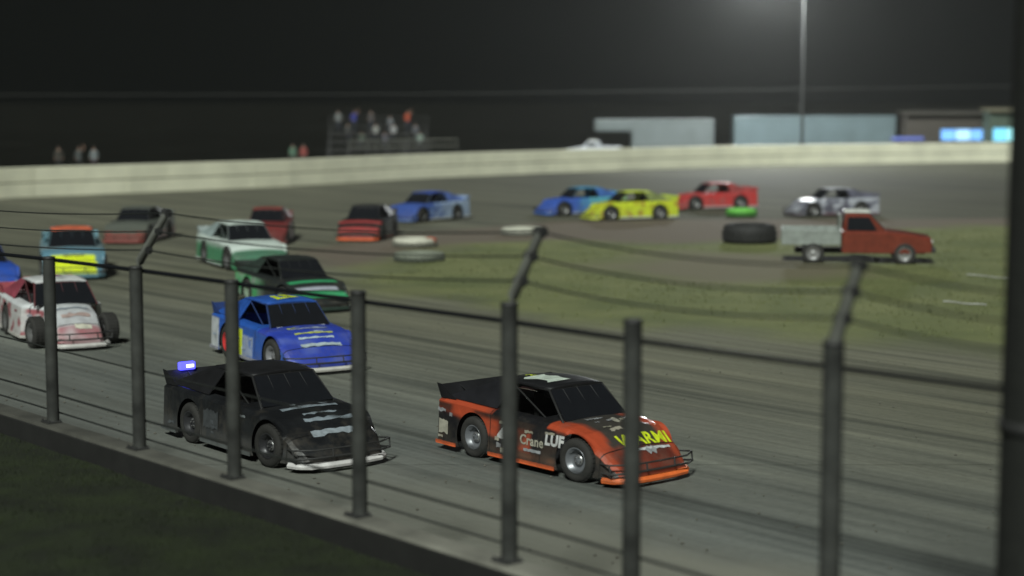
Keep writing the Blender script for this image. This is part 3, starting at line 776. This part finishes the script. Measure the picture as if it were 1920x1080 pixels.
# 4. white and red car, open front wheels
def liv4(x, y, z, k):
    n_ = pnoise((x*4, y*4, z*5))
    if k == 't':
        c = (.66, .68, .70)
        if x > 1.25: c = mixc(c, (.30, .29, .32), (.45+.5*n_)*(1 if abs(y) < .42 else .2))
        if x > 1.9: c = mixc(c, (.38, .06, .08), .55+.5*n_)
        return c
    return mixc((.58, .56, .56), (.34, .06, .08), sstep(.0, .25, n_)*.9)
D4 = scatter(8, 21, [(.3, .08, .1), (.3, .3, .34)], hood=False)+[B('roof', (-.3, 0), (.5, .3), (.36, .20, .34), r=.05), B('hood', (1.35, 0), (.7, .10), (.30, .33, .38), r=.03), B('hood', (1.65, .02), (.62, .10), (.40, .30, .28), r=.03), B('hood', (1.98, .1), (.36, .10), (.62, .60, .50), r=.02)]
race_car('race_car', G(108, 634), (.46, -.89), 'white race car with red side and white hood at the left edge', liv4, (.68, .69, .70), (.40, .08, .10), bumper=(.62, .60, .58), skirt=(.5, .48, .45), ow=True, decals=D4, sailc=(.34, .07, .10), sc=1.08)
# 5. blue car cut by the left frame
race_car('race_car', G(-38, 540), (.45, -.90), 'blue race car barely entering the picture at the left edge', lambda x, y, z, k: (.03, .09, .45) if z > .35 else (.45, .48, .35), (.03, .09, .45), (.03, .09, .45), bumper=(.6, .62, .5), res=.09)
# 6. cyan and orange car with a yellow nose
def liv6(x, y, z, k):
    if k == 't' and x > 1.2: return YEL if (x > 1.62 and abs(y) < .62) else (.12, .25, .33)
    return mixc((.13, .27, .33), (.25, .3, .32), .5+pnoise((x*4, y*3, z*4)))
race_car('race_car', G(136, 512), (.26, -.965), 'pale teal race car with orange roof and yellow nose, at left', liv6, (.72, .16, .08), (.14, .28, .34), bumper=(.1, .2, .25), res=.08, sailc=(.14, .30, .38), decals=[B('hood', (1.7, 0), (.6, .05), (.2, .2, .05), r=.02)], sc=1.12)
# 7. grey and faded red car
race_car('race_car', G(262, 450), (-.10, -.99), 'grey race car with a faded red lower edge, furthest left in the pack', lambda x, y, z, k: (.10, .11, .095) if z > .45 else (.22, .06, .05), (.11, .12, .105), (.09, .10, .09), bumper=(.26, .07, .06), res=.09)
# 8. white and green car
def liv8(x, y, z, k):
    if k == 't': return (.60, .68, .64) if x < 1.72 else (.08, .20, .13)
    return mixc((.06, .28, .14), (.45, .55, .5), sstep(.55, .75, z))
race_car('race_car', G(455, 498), (.42, -.907), 'white roofed race car with green lower sides in the middle of the pack', liv8, (.62, .70, .66), (.40, .46, .46), bumper=(.06, .25, .12), skirt=(.5, .55, .52), res=.08, sailc=(.36, .44, .44), sc=1.12)
# 9. dark car with green nose
def liv9(x, y, z, k):
    n_ = pnoise((x*3, y*3, z*4))
    if k == 't':
        if 1.30 < x < 1.50 and abs(y) < .7: return (.05, .38, .16)
        if 1.66 < x < 1.78 and abs(y) < .6: return (.42, .44, .52)
        if 1.86 < x < 2.05: return (.05, .40, .17)
        return (.022, .026, .026)
    return mixc((.025, .03, .03), mixc((.05, .40, .14), (.30, .36, .32), .4+1.2*n_), sstep(-2.0, -1.2, -x+.2)*0+(1-sstep(-.6, .4, x))) if z > .2 else (.03, .03, .03)
race_car('race_car', G(548, 572), (.50, -.87), 'dark race car with bright green side and green striped nose', liv9, (.022, .026, .026), (.03, .04, .035), bumper=(.03, .05, .04), res=.06, sailc=(.04, .06, .05), rim=(.3, .4, .3))
# 10. dark red car
race_car('race_car', G(504, 452), (.05, -1), 'dark red race car mostly hidden behind the white and green one', lambda x, y, z, k: (.17, .03, .03), (.25, .05, .04), (.13, .03, .03), bumper=(.3, .07, .05), res=.1)
# 11. black car with a red nose
race_car('race_car', G(690, 446), (-.12, -.99), 'black race car with red nose stripes and orange front lip, by the tyre', lambda x, y, z, k: ((.40, .06, .06) if (x > 1.2 and math.sin(x*14) > -.1) else (.016, .016, .018)), (.02, .02, .022), (.02, .02, .022), bumper=(.80, .16, .06), skirt=(.4, .1, .06), res=.08)
# 12. blue and pale blue
def liv12(x, y, z, k):
    if k == 't' and x > .5: return (.05, .10, .36)
    return mixc((.36, .46, .62), (.06, .13, .42), sstep(-.9, 1.4, x+pnoise((x*3, z*4, 0))))
race_car('race_car', G(802, 413), (-.60, -.80), 'blue race car with pale blue side following the black and red one', liv12, (.04, .09, .42), (.25, .33, .5), bumper=(.12, .18, .35), skirt=(.6, .62, .6), res=.08, sailc=(.10, .16, .42), group='race cars out on the track')
# 13. blue cyan
def liv13(x, y, z, k):
    if k == 't' and x > .5: return (.05, .12, .50)
    return mixc((.12, .42, .50), (.05, .12, .48), sstep(-.6, .9, x+pnoise((x*4, z*6, 0))*.7)) if x > -1.2 else mixc((.45, .62, .15), (.1, .4, .45), .4)
race_car('race_car', G(1090, 402), (-.90, -.43), 'blue and cyan race car nosing left on the back straight', liv13, (.06, .30, .52), (.08, .30, .5), bumper=(.06, .15, .45), skirt=(.4, .45, .5), res=.08, sailc=(.05, .14, .42))
# 14. yellow
def liv14(x, y, z, k):
    return mixc((.60, .70, .04), (.40, .22, .05), sstep(.1, .5, pnoise((x*4, y*4, z*5))))
race_car('race_car', G(1182, 411), (-.93, -.36), 'yellow race car close behind the blue and cyan one', liv14, (.60, .72, .05), (.50, .60, .06), bumper=(.55, .6, .1), skirt=(.6, .62, .6), res=.08, sailc=(.20, .24, .08))
# 15. red
race_car('race_car', G(1338, 391), (-.95, -.30), 'red race car behind the yellow one on the back straight', lambda x, y, z, k: mixc((.52, .05, .05), (.35, .12, .12), max(0, pnoise((x*4, y*4, z*4)))), (.48, .06, .07), (.42, .06, .06), bumper=(.5, .06, .05), skirt=(.55, .5, .5), res=.08, sailc=(.30, .05, .05))
# 16. dark and white
def liv16(x, y, z, k):
    return mixc((.10, .10, .14), (.44, .46, .52), sstep(-.2, .3, pnoise((x*2.6+3, y*3, z*4))+.2*(x < -.4)))
race_car('race_car', G(1560, 404), (-.96, -.27), 'grey and white race car last on the back straight', liv16, (.34, .34, .38), (.16, .16, .2), bumper=(.12, .10, .12), skirt=(.2, .1, .12), res=.08, sailc=(.10, .10, .14))

# ------------------------------------------------------------------ infield recovery truck
def truck(name, loc, rz, label, cabc, trayc, cat='truck', sc=1.0, group=None):
    e = empty(name, loc, rz, label, cat, group); e.scale = (sc,)*3
    cm = mat('truck_paint', cabc, .35, coat=.3); tm = mat('tray_paint', trayc, .5)
    def loft(secs, m, nm):
        mb = MB(); vv = []; k = None
        for (x, pts_) in secs:
            k = len(pts_); vv += [(x, y, z) for y, z in pts_]
        mb.add(vv, [(i*k+j, i*k+(j+1) % k, (i+1)*k+(j+1) % k, (i+1)*k+j) for i in range(len(secs)-1) for j in range(k)]+[tuple(range(k)), tuple(range((len(secs)-1)*k, len(secs)*k))])
        return mb.build(nm, m, e)
    def sec(w, z0, z1, r=.08): return [(-w, z0), (-w, z1-r), (-w+r, z1), (w-r, z1), (w, z1-r), (w, z0)]
    loft([(2.35, sec(.78, .45, .78)), (2.30, sec(.84, .42, .92)), (1.5, sec(.88, .40, 1.05)), (.85, sec(.90, .40, 1.12)), (-.55, sec(.90, .40, 1.12)), (-.60, sec(.88, .42, 1.10))], cm, 'body')
    loft([(.80, sec(.82, 1.10, 1.16, .03)), (.30, sec(.74, 1.10, 1.66, .1)), (-.1, sec(.73, 1.10, 1.74, .12)), (-.50, sec(.74, 1.10, 1.70, .1)), (-.58, sec(.78, 1.10, 1.2, .03))], cm, 'cab')
    rp_ = MB(); rp_.bevbox((-.10, 0, 1.745), (.86, 1.36, .06), .02); rp_.build('roof', mat('roof_paint', (.62, .63, .58), .4), e)
    g = MB(); g.quadthick([(.79, -.70, 1.19), (.79, .70, 1.19), (.345, .62, 1.63), (.345, -.62, 1.63)], .02); g.build('windscreen', GLASS, e)
    for s_ in (-1, 1):
        g = MB(); g.quadthick([(.55, s_*.815, 1.14), (-.45, s_*.815, 1.14), (-.42, s_*.765, 1.58), (.28, s_*.765, 1.58)], .02); g.build('side_window', GLASS, e)
        g = MB(); g.bevbox((2.33, s_*.62, .78), (.08, .26, .15), .02); g.build('headlight', mat('headlight_glass', (.6, .6, .58), .2), e)
    g = MB(); g.bevbox((2.40, 0, .50), (.14, 1.66, .18), .03); g.build('bumper', DARKSTEEL, e)
    t_ = MB(); t_.bevbox((-1.62, 0, .70), (1.95, 1.80, .10), .02)
    for s_ in (-1, 1): t_.bevbox((-1.62, s_*.88, .95), (1.95, .05, .42), .015)
    t_.bevbox((-2.58, 0, .95), (.05, 1.7, .42), .015); t_.bevbox((-.68, 0, 1.2), (.06, 1.7, .9), .015)
    t_.build('tray', tm, e)
    t_ = MB(); t_.box((0, 0, .42), (4.3, .9, .16)); t_.build('chassis', BLACK, e)
    for cx in (1.45, -1.55):
        for s_ in (-1, 1):
            wh = bpy.data.objects.new('wheel', None); C.objects.link(wh); wh.parent = e; wh.location = (cx, s_*.80, .36); wh.scale = (1.06, .8, 1.06)
            wh.rotation_euler = (0, 0, math.pi if s_ > 0 else 0); mo(TYRE, 'tyre', wh); mo(rim_mesh((.3, .3, .3)), 'rim', wh)
    return e
truck('recovery_truck', G(1610, 492), -.14, 'dark red truck with white roof and silver tray standing on the infield grass', (.17, .032, .018), (.27, .30, .28), sc=1.04)
truck('pickup_truck', atd(1110, 168), math.pi-.15, 'white pickup truck poking out beside the gooseneck trailer', (.6, .63, .66), (.5, .52, .55))

# marker tyres
def big_tyre(loc, R_, h_, label, c_low, c_top, patch=None, group='painted tyres marking the infield edge'):
    e = empty('marker_tyre', loc, random.uniform(0, 3), label, 'tyre', group)
    m_ = MB(); r0 = R_*.52
    m_.lathe([(.02, r0), (0, R_*.75), (.05, R_*.97), (h_*.3, R_), (h_*.55, R_)], 'z', 28)
    for k in range(28):
        a = 2*math.pi*k/28; R = Matrix.Rotation(a, 3, 'Z'); m_.box(R @ Vector((R_+.01, 0, h_*.42)), (.05, R_*.10, h_*.5), rot=R)
    m_.build('tread', mat('painted_rubber', c_low, .8), e)
    m_ = MB(); m_.lathe([(h_*.55, R_), (h_*.9, R_*.97), (h_, R_*.78), (h_*.93, r0), (h_*.3, r0*.98), (.02, r0)], 'z', 28)
    m_.build('sidewall', mat('painted_sidewall', c_top, .75), e)
    if patch:
        m_ = MB(); vv = []
        for k in range(7):
            a = -e.rotation_euler[2]-.5+k*.17
            for (r_, z_) in ((R_*1.02, h_*.5), (R_*.99, h_*.92), (R_*.8, h_*1.03), (r0, h_*.97)): vv.append((r_*math.cos(a), r_*math.sin(a), z_))
        m_.add(vv, [(i*4+j, i*4+j+1, i*4+j+5, i*4+j+4) for i in range(6) for j in range(3)]); m_.build('painted_patch', mat('patch_paint', patch, .6), e)
    return e
big_tyre(G(978, 441), .85, .34, 'whitish painted tyre lying alone on the infield dirt edge', (.20, .20, .17), (.50, .50, .42))
big_tyre(G(778, 463), .85, .36, 'white topped tyre with orange patch beside the black and red car', (.17, .17, .14), (.58, .57, .48), (.6, .15, .08))
big_tyre(G(786, 490), .88, .34, 'grey green tyre nearest the camera at the infield tip', (.09, .10, .08), (.22, .24, .19))
big_tyre(G(1390, 406), .72, .40, 'bright green painted tyre just in front of the red race car', (.05, .20, .03), (.16, .55, .08))
big_tyre(G(1405, 456), 1.05, .78, 'big black tractor tyre lying in the infield left of the truck', (.018, .018, .018), (.022, .022, .022))
for (a, b_, lb) in (((1812, 519), (1925, 529), 'white hose end lying on the infield grass beside the red truck'), ((1768, 570), (1850, 577), 'short white hose piece lying nearer on the infield grass')):
    A, Bq = G(*a), G(*b_); m_ = MB(); n_ = 10
    m_.tube([A.lerp(Bq, k/n_)-A+Vector((0, .12*math.sin(k*.9), .075)) for k in range(n_+1)], .022, 6)
    o = m_.build('water_hose', mat('white_hose', (.42, .42, .40), .6)); o.location = A; tag(o, lb, 'hose', 'white hoses on the infield')

# ------------------------------------------------------------------ paddock behind the far wall
def trailer(loc, L_, z0, z1, col, label, goose=0, group='enclosed trailers behind the far wall'):
    e = empty('race_trailer', loc, 0, label, 'trailer', group)
    m_ = MB(); m_.bevbox((L_/2, 0, (z0+z1)/2), (L_, 2.5, z1-z0), .10)
    if goose: m_.bevbox((-goose/2+.1, 0, z1-.62), (goose+.3, 2.44, 1.18), .12)
    for k in range(int(L_/.6)): m_.box((.3+k*.6, -1.252, (z0+z1)/2+.2), (.02, .012, (z1-z0)*.72))
    m_.build('box_body', mat('trailer_skin', col, .45, var=.15, scale=.7), e)
    m_ = MB(); m_.box((L_/2, -1.262, z0+.46), (L_-.4, .02, .10)); m_.build('trim_stripe', mat('trailer_trim', tuple(c*.6 for c in col), .5), e)
    m_ = MB(); m_.bevbox((L_*.72, -1.262, z0+1.12), (.85, .03, 1.9), .01); m_.build('door', mat('trailer_door', tuple(c*.9 for c in col), .5), e)
    m_ = MB(); m_.tube([(.3, -1.27, z1-.12), (L_-.3, -1.27, z1-.12)], .05, 6); m_.build('awning_roll', mat('awning_roll_vinyl', tuple(min(1, c*1.1) for c in col), .6), e)
    for k in range(3):
        wh = bpy.data.objects.new('wheel', None); C.objects.link(wh); wh.parent = e; wh.location = (L_*.55+k*.95, -1.1, .38); wh.scale = (1.1, .8, 1.1)
        mo(TYRE, 'tyre', wh); mo(rim_mesh((.3, .3, .3)), 'rim', wh)
    m_ = MB(); m_.box((L_*.6, 0, z0-.1), (L_*.7, 1.8, .2)); m_.box((L_*.1, 0, z0*.5), (.15, 1.5, z0-.02)); m_.build('chassis', BLACK, e)
    return e
def X(px, d): return (px-960)/F*d
trailer((X(1182, 175), 175, 0), X(1335, 175)-X(1182, 175), .62, 3.66, (.115, .135, .135), 'grey white gooseneck trailer, left one behind the far wall', goose=3.5)
trailer((X(1372, 171), 171, 0), X(1672, 171)-X(1372, 171), .62, 4.0, (.095, .13, .14), 'longer blue grey trailer right of the gooseneck trailer')
def stand(px0, px1, d, ztop, wallc, lit, litc, label, roofc, le=3.0):
    x0_, x1_ = X(px0, d), X(px1, d); L_ = x1_-x0_
    e = empty('concession_stand', (x0_, d, 0), 0, label, 'stand', 'lit stands behind the far wall at right')
    m_ = MB(); m_.box((L_/2, 1.2, (ztop-.2)/2), (L_, .12, ztop-.2)); m_.box((.06, 0, (ztop-.2)/2), (.12, 2.28, ztop-.2)); m_.box((L_-.06, 0, (ztop-.2)/2), (.12, 2.28, ztop-.2))
    a, b_, z0, z1 = lit
    m_.box((L_/2, -1.2, z0/2), (L_, .12, z0)); m_.box((L_/2, -1.2, (z1+ztop-.2)/2), (L_, .12, ztop-.2-z1)); m_.box((a*L_/2, -1.2, (z0+z1)/2), (max(.05, a*L_), .12, z1-z0)); m_.box(((1+b_)/2*L_, -1.2, (z0+z1)/2), (max(.05, (1-b_)*L_), .12, z1-z0))
    m_.build('wall', mat('stand_wall', wallc, .8), e)
    m_ = MB(); m_.quadthick([(-.3, -1.7, ztop-.18), (L_+.3, -1.7, ztop-.18), (L_+.3, 1.5, ztop+.05), (-.3, 1.5, ztop+.05)], .08); m_.build('roof', mat('stand_roof', roofc, .6), e)
    n_ = max(1, int((b_-a)*L_/1.2))
    for k in range(n_):
        w_ = (b_-a)*L_/n_; m_ = MB(); m_.bevbox((a*L_+w_*(k+.5), -1.12, (z0+z1)/2), (w_-.08, .05, z1-z0-.06), .01)
        m_.build('lit_window', mat('lit_cyan_panel' if k % 2 else 'lit_blue_panel', litc if k % 2 else (litc[0]*.55, litc[1]*.75, litc[2]), .4, emit=le*(1 if k % 2 else .7), var=0), e)
    m_ = MB(); m_.box((L_/2, -1.4, z0-.05), (L_*.9, .35, .06)); m_.build('counter', DARKSTEEL, e)
    return e
stand(1692, 1842, 169, 4.35, (.045, .038, .030), (.42, .985, 1.72, 2.82), (.30, .52, .80), 'dark brown stand with blue lit window, beside the long trailer', (.06, .055, .045), 1.1)
stand(1846, 1990, 166, 4.65, (.07, .10, .075), (.04, .95, 1.72, 2.98), (.34, .80, .86), 'dark green stand with bright cyan lit window at the right edge', (.16, .15, .10), 1.15)
e = empty('display_board', (X(1668, 163), 163, 0), 0, 'narrow dim blue lit board between long trailer and brown stand', 'sign')
m_ = MB(); m_.box((1.5, 0, 2.02), (3.0, .1, .40)); [m_.box((x_, 0, .91), (.08, .08, 1.82)) for x_ in (.3, 2.7)]; m_.build('frame', DARKSTEEL, e)
m_ = MB(); m_.box((1.5, -.07, 2.02), (2.9, .03, .30)); m_.build('lit_face', mat('lit_blue_face', (.09, .12, .36), .5, emit=.6, var=0), e)

# people -----------------------------------------------------------
def person_mesh(pose, shirt, pants):
    J = {'pel': (0, 0, .92), 'che': (0, 0, 1.30), 'neck': (0, 0, 1.47), 'head': (0, -.01, 1.60), 'top': (0, 0, 1.72),
         'shl': (-.18, 0, 1.42), 'ell': (-.24, .02, 1.14), 'hal': (-.22, -.10, .90), 'shr': (.18, 0, 1.42), 'elr': (.24, .02, 1.14), 'har': (.22, -.10, .90),
         'hil': (-.10, 0, .88), 'knl': (-.11, -.02, .48), 'fol': (-.11, 0, .08), 'tol': (-.12, -.16, .04), 'hir': (.10, 0, .88), 'knr': (.11, -.02, .48), 'for': (.11, 0, .08), 'tor': (.12, -.16, .04)}
    if pose == 'sit':
        for k in ('pel', 'che', 'neck', 'head', 'top', 'shl', 'ell', 'shr', 'elr', 'hil', 'hir'): J[k] = (J[k][0], J[k][1], J[k][2]-.40)
        for s_, x in (('l', -.12), ('r', .12)):
            J['kn'+s_] = (x, -.42, .50); J['fo'+s_] = (x, -.40, .08); J['to'+s_] = (x, -.56, .04); J['ha'+s_] = (x*1.2, -.32, .60); J['el'+s_] = (x*1.9, -.06, .74)
    if pose == 'arm': J['elr'] = (.36, -.08, 1.58); J['har'] = (.30, -.12, 1.84)
    R_ = dict(pel=.15, che=.16, neck=.06, head=.095, top=.07, shl=.07, ell=.045, hal=.035, shr=.07, elr=.045, har=.035, hil=.10, knl=.065, fol=.045, tol=.035, hir=.10, knr=.065, tor=.035)
    R_['for'] = .045
    ks = list(J); E = [('pel','che'),('che','neck'),('neck','head'),('head','top'),('che','shl'),('shl','ell'),('ell','hal'),('che','shr'),('shr','elr'),('elr','har'),('pel','hil'),('hil','knl'),('knl','fol'),('fol','tol'),('pel','hir'),('hir','knr'),('knr','for'),('for','tor')]
    me = bpy.data.meshes.new('p'); me.from_pydata([J[k] for k in ks], [(ks.index(a), ks.index(b_)) for a, b_ in E], [])
    o = bpy.data.objects.new('p', me); S.collection.objects.link(o)
    md = o.modifiers.new('s', 'SKIN')
    for i, k in enumerate(ks): me.skin_vertices[0].data[i].radius = (R_[k], R_[k]*(.7 if k in ('pel', 'che') else 1)); me.skin_vertices[0].data[i].use_root = (k == 'pel')
    o.modifiers.new('d', 'SUBSURF').render_levels = 1; o.modifiers['d'].levels = 1
    out = bpy.data.meshes.new_from_object(o.evaluated_get(bpy.context.evaluated_depsgraph_get()))
    bpy.data.objects.remove(o); bpy.data.meshes.remove(me)
    SK = mat('skin', (.36, .22, .16), .6); SH = mat('shirt_cloth', shirt, .85); PA = mat('trouser_cloth', pants, .85); BO = mat('shoe_leather', (.02, .02, .02), .7)
    out.materials.clear()
    for m in (SK, SH, PA, BO): out.materials.append(m)
    dz = -.40 if pose == 'sit' else 0
    hands = [Vector(J['hal']), Vector(J['har'])]; hips = J['pel'][2]
    for p in out.polygons:
        c = p.center; p.use_smooth = True
        if c.z > J['neck'][2]+.02 or any((c-h).length < .09 for h in hands): p.material_index = 0
        elif c.z < .10: p.material_index = 3
        elif (pose == 'sit' and (c.y < -.14 or c.z < hips)) or (pose != 'sit' and c.z < hips and abs(c.x) < .19): p.material_index = 2
        else: p.material_index = 1
    return out, J
def person(loc, rz, pose, shirt, pants, label, hairc=(.03, .02, .015)):
    me, J = person_mesh(pose, shirt, pants)
    o = bpy.data.objects.new('person', me); C.objects.link(o); o.location = loc; o.rotation_euler = (0, 0, rz)
    tag(o, label, 'person', 'spectators behind the far wall')
    h = MB(); hz = J['head'][2]; h.lathe([(-.01, .108), (.06, .112), (.12, .09), (.155, .045), (.165, .0001)], 'z', 12, (0, .015, hz))
    h.build('hair', mat('hair', hairc, .8), o)
    f = MB(); f.add([(0, -.125, hz+.0), (-.016, -.10, hz-.03), (.016, -.10, hz-.03), (0, -.09, hz+.03)], [(0, 1, 2), (0, 2, 3), (0, 3, 1)]); f.build('nose', mat('skin', (.36, .22, .16), .6), o)
    return o
# bleachers with spectators
bd = 141; bx0 = X(612, bd); bL = X(800, bd)-bx0
e = empty('bleachers', (bx0, bd, 0), 0, 'dark stepped bleachers full of spectators above the far wall, left of centre', 'bleachers')
steps = []
for r in range(4):
    zz = 1.55+r*.62; yy = r*.85
    m_ = MB(); m_.bevbox((bL/2, yy, zz), (bL, .30, .05), .01); m_.build('bench', mat('bench_plank', (.10, .10, .10), .6), e)
    m_ = MB(); m_.bevbox((bL/2, yy-.42, zz-.45), (bL, .34, .04), .01); m_.build('footboard', mat('bench_plank', (.08, .08, .08), .6), e)
    steps.append((yy, zz))
m_ = MB()
for k in range(6):
    xx = .1+(bL-.2)*k/5
    for r in range(4): m_.box((xx, r*.85, (1.5+r*.62)/2), (.07, .07, 1.5+r*.62))
    m_.tube([(xx, -.1, .2), (xx, 2.6, 3.2)], .035, 6)
m_.build('scaffold', DARKSTEEL, e)
m_ = MB(); m_.tube([(0, 2.75, 4.2), (bL, 2.75, 4.2)], .03, 6); m_.tube([(0, 2.75, 3.8), (bL, 2.75, 3.8)], .03, 6); [m_.tube([(xx, 2.75, 2.9), (xx, 2.75, 4.2)], .03, 6) for xx in (0, bL*.5, bL)]; m_.build('back_rail', DARKSTEEL, e)
sp_list = [(3, .10, 'stand', (.22, .24, .24), 'in a pale grey shirt at the top left of the bleachers'),
 (3, .26, 'arm', (.04, .05, .30), 'in a blue shirt with raised arm on the top bench'),
 (3, .43, 'stand', (.10, .09, .09), 'in a dark top at the middle of the top bench'),
 (3, .62, 'sit', (.16, .18, .20), 'seated in slate grey on the top bench'),
 (3, .80, 'arm', (.50, .09, .04), 'in an orange red shirt with raised arm, top right of the bleachers'),
 (2, .48, 'sit', (.34, .35, .33), 'seated in a light shirt in the second highest row'),
 (2, .66, 'sit', (.40, .41, .42), 'seated in the whitest shirt of the second highest row'),
 (2, .20, 'sit', (.05, .06, .06), 'seated in black at the left of the second highest row'),
 (2, .88, 'sit', (.12, .13, .15), 'seated in dark slate at the right end of the second highest row'),
 (1, .35, 'sit', (.07, .10, .08), 'seated in dark green in the second row up'),
 (1, .58, 'sit', (.08, .08, .11), 'seated in navy in the second row up'),
 (1, .93, 'sit', (.24, .32, .28), 'seated in pale green at the right end of the second row up')]
for (r, fx, pose, sh, lb) in sp_list:
    yy, zz = steps[r]
    if pose == 'sit': person((bx0+bL*fx, bd+yy, zz-.45+.02), random.uniform(-.3, .3), 'sit', sh, (.04, .045, .06), 'person '+lb)
    else: person((bx0+bL*fx, bd+yy-.42, zz-.43), random.uniform(-.3, .3), pose, sh, (.04, .045, .06), 'person '+lb)
# handrail in front
hr = empty('hand_rail', (X(655, 134), 134, 0), 0, 'pale two bar hand rail in front of the bleachers', 'rail')
hl = X(858, 134)-X(655, 134); 
for zz in (2.05, 2.52):
    m_ = MB(); m_.tube([(0, 0, zz), (hl*.5, 0, zz+.06), (hl, 0, zz+.12)], .028, 6); m_.build('bar', mat('galvanised_pipe', (.30, .30, .26), .5, .2), hr)
for k in range(5):
    m_ = MB(); m_.tube([(hl*k/4, 0, 0), (hl*k/4, 0, 2.56+.03*k)], .032, 6); m_.build('post', mat('galvanised_pipe', (.12, .12, .11), .5, .2), hr)
# the small groups by the wall
def platform(px0, px1, d, h, label):
    L_ = X(px1, d)-X(px0, d); e = empty('viewing_platform', (X(px0, d), d, 0), 0, label, 'platform')
    m_ = MB(); m_.bevbox((L_/2, 0, h-.04), (L_, 1.2, .08), .015); m_.build('deck', mat('deck_plank', (.06, .055, .045), .8), e)
    for x_ in (.1, L_-.1):
        for y_ in (-.5, .5):
            l_ = MB(); l_.box((x_, y_, (h-.08)/2), (.09, .09, h-.08)); l_.build('leg', DARKSTEEL, e)
platform(96, 196, 112, 1.0, 'low dark platform behind the far wall at the left')
person((X(112, 112), 112, 1.0), .2, 'stand', (.07, .065, .055), (.03, .03, .03), 'person in dull brown, left of the three on the far left platform')
person((X(150, 112), 112, 1.0), -.1, 'arm', (.09, .10, .10), (.03, .03, .03), 'person in dark grey with raised arm, middle of the far left platform')
person((X(178, 112), 112, 1.0), -.2, 'stand', (.22, .25, .26), (.05, .03, .04), 'person in pale grey, right of the three on the far left platform')
platform(538, 584, 127, .75, 'small platform behind the far wall, left of the bleachers')
person((X(550, 127), 127, .75), .1, 'stand', (.13, .24, .17), (.03, .03, .03), 'person in green standing left on the small platform near the bleachers')
person((X(570, 127), 127, .75), -.1, 'stand', (.36, .09, .08), (.03, .03, .03), 'person in red standing right on the small platform near the bleachers')

# light tower: pole in view, lamps just above the picture
LD = 158; lx = X(1502, LD)
e = empty('light_tower', (lx, LD, 0), 0, 'slim grey floodlight pole rising behind the far wall on the right', 'light pole')
m_ = MB(); m_.tube([(0, 0, 0), (0, 0, 8), (0, 0, 17)], [.13, .12, .10], 14); m_.build('pole', mat('galvanised_mast', (.016, .017, .016), .9), e)
m_ = MB(); m_.box((-2.4, 0, 16.5), (6.4, .14, .14)); m_.box((-1.2, 0, 15.9), (.08, .08, 3.0), rot=Matrix.Rotation(1.05, 3, 'Y')); m_.build('crossarm', DARKSTEEL, e)
for k in range(4):
    x_ = -5.2+k*1.1; m_ = MB(); m_.bevbox((x_, -.15, 16.15), (.6, .35, .45), .05); o = m_.build('floodlight', DARKSTEEL, e)
    m_ = MB(); m_.box((x_, -.335, 16.12), (.5, .02, .36)); m_.build('lamp_glass', mat('lit_floodlight', (1, 1, .95), .3, emit=12, var=0), o)
for k in range(2):
    ld = bpy.data.lights.new('floodlight_lamp', 'POINT'); ld.energy = 17000; ld.shadow_soft_size = .4; ld.color = (.95, 1, 1)
    lo_ = bpy.data.objects.new('floodlight_lamp', ld); C.objects.link(lo_); lo_.parent = e; lo_.location = (-4.6+2.2*k, -.9, 16.0)

# haze (dust in the night air)
hz = MB(); hz.box((20, 120, 12), (420, 420, 34))
hm = bpy.data.materials.new('dusty_air'); hm.use_nodes = True; nt = hm.node_tree; nt.nodes.clear()
ou = nt.nodes.new('ShaderNodeOutputMaterial'); pv = nt.nodes.new('ShaderNodeVolumePrincipled')
pv.inputs['Color'].default_value = (.92, .93, .90, 1); pv.inputs['Density'].default_value = .00032; pv.inputs['Anisotropy'].default_value = .68
nt.links.new(pv.outputs[0], ou.inputs['Volume'])
o = hz.build('haze', hm); tag(o, 'thin dusty night air over the whole track', 'haze', kind='stuff')
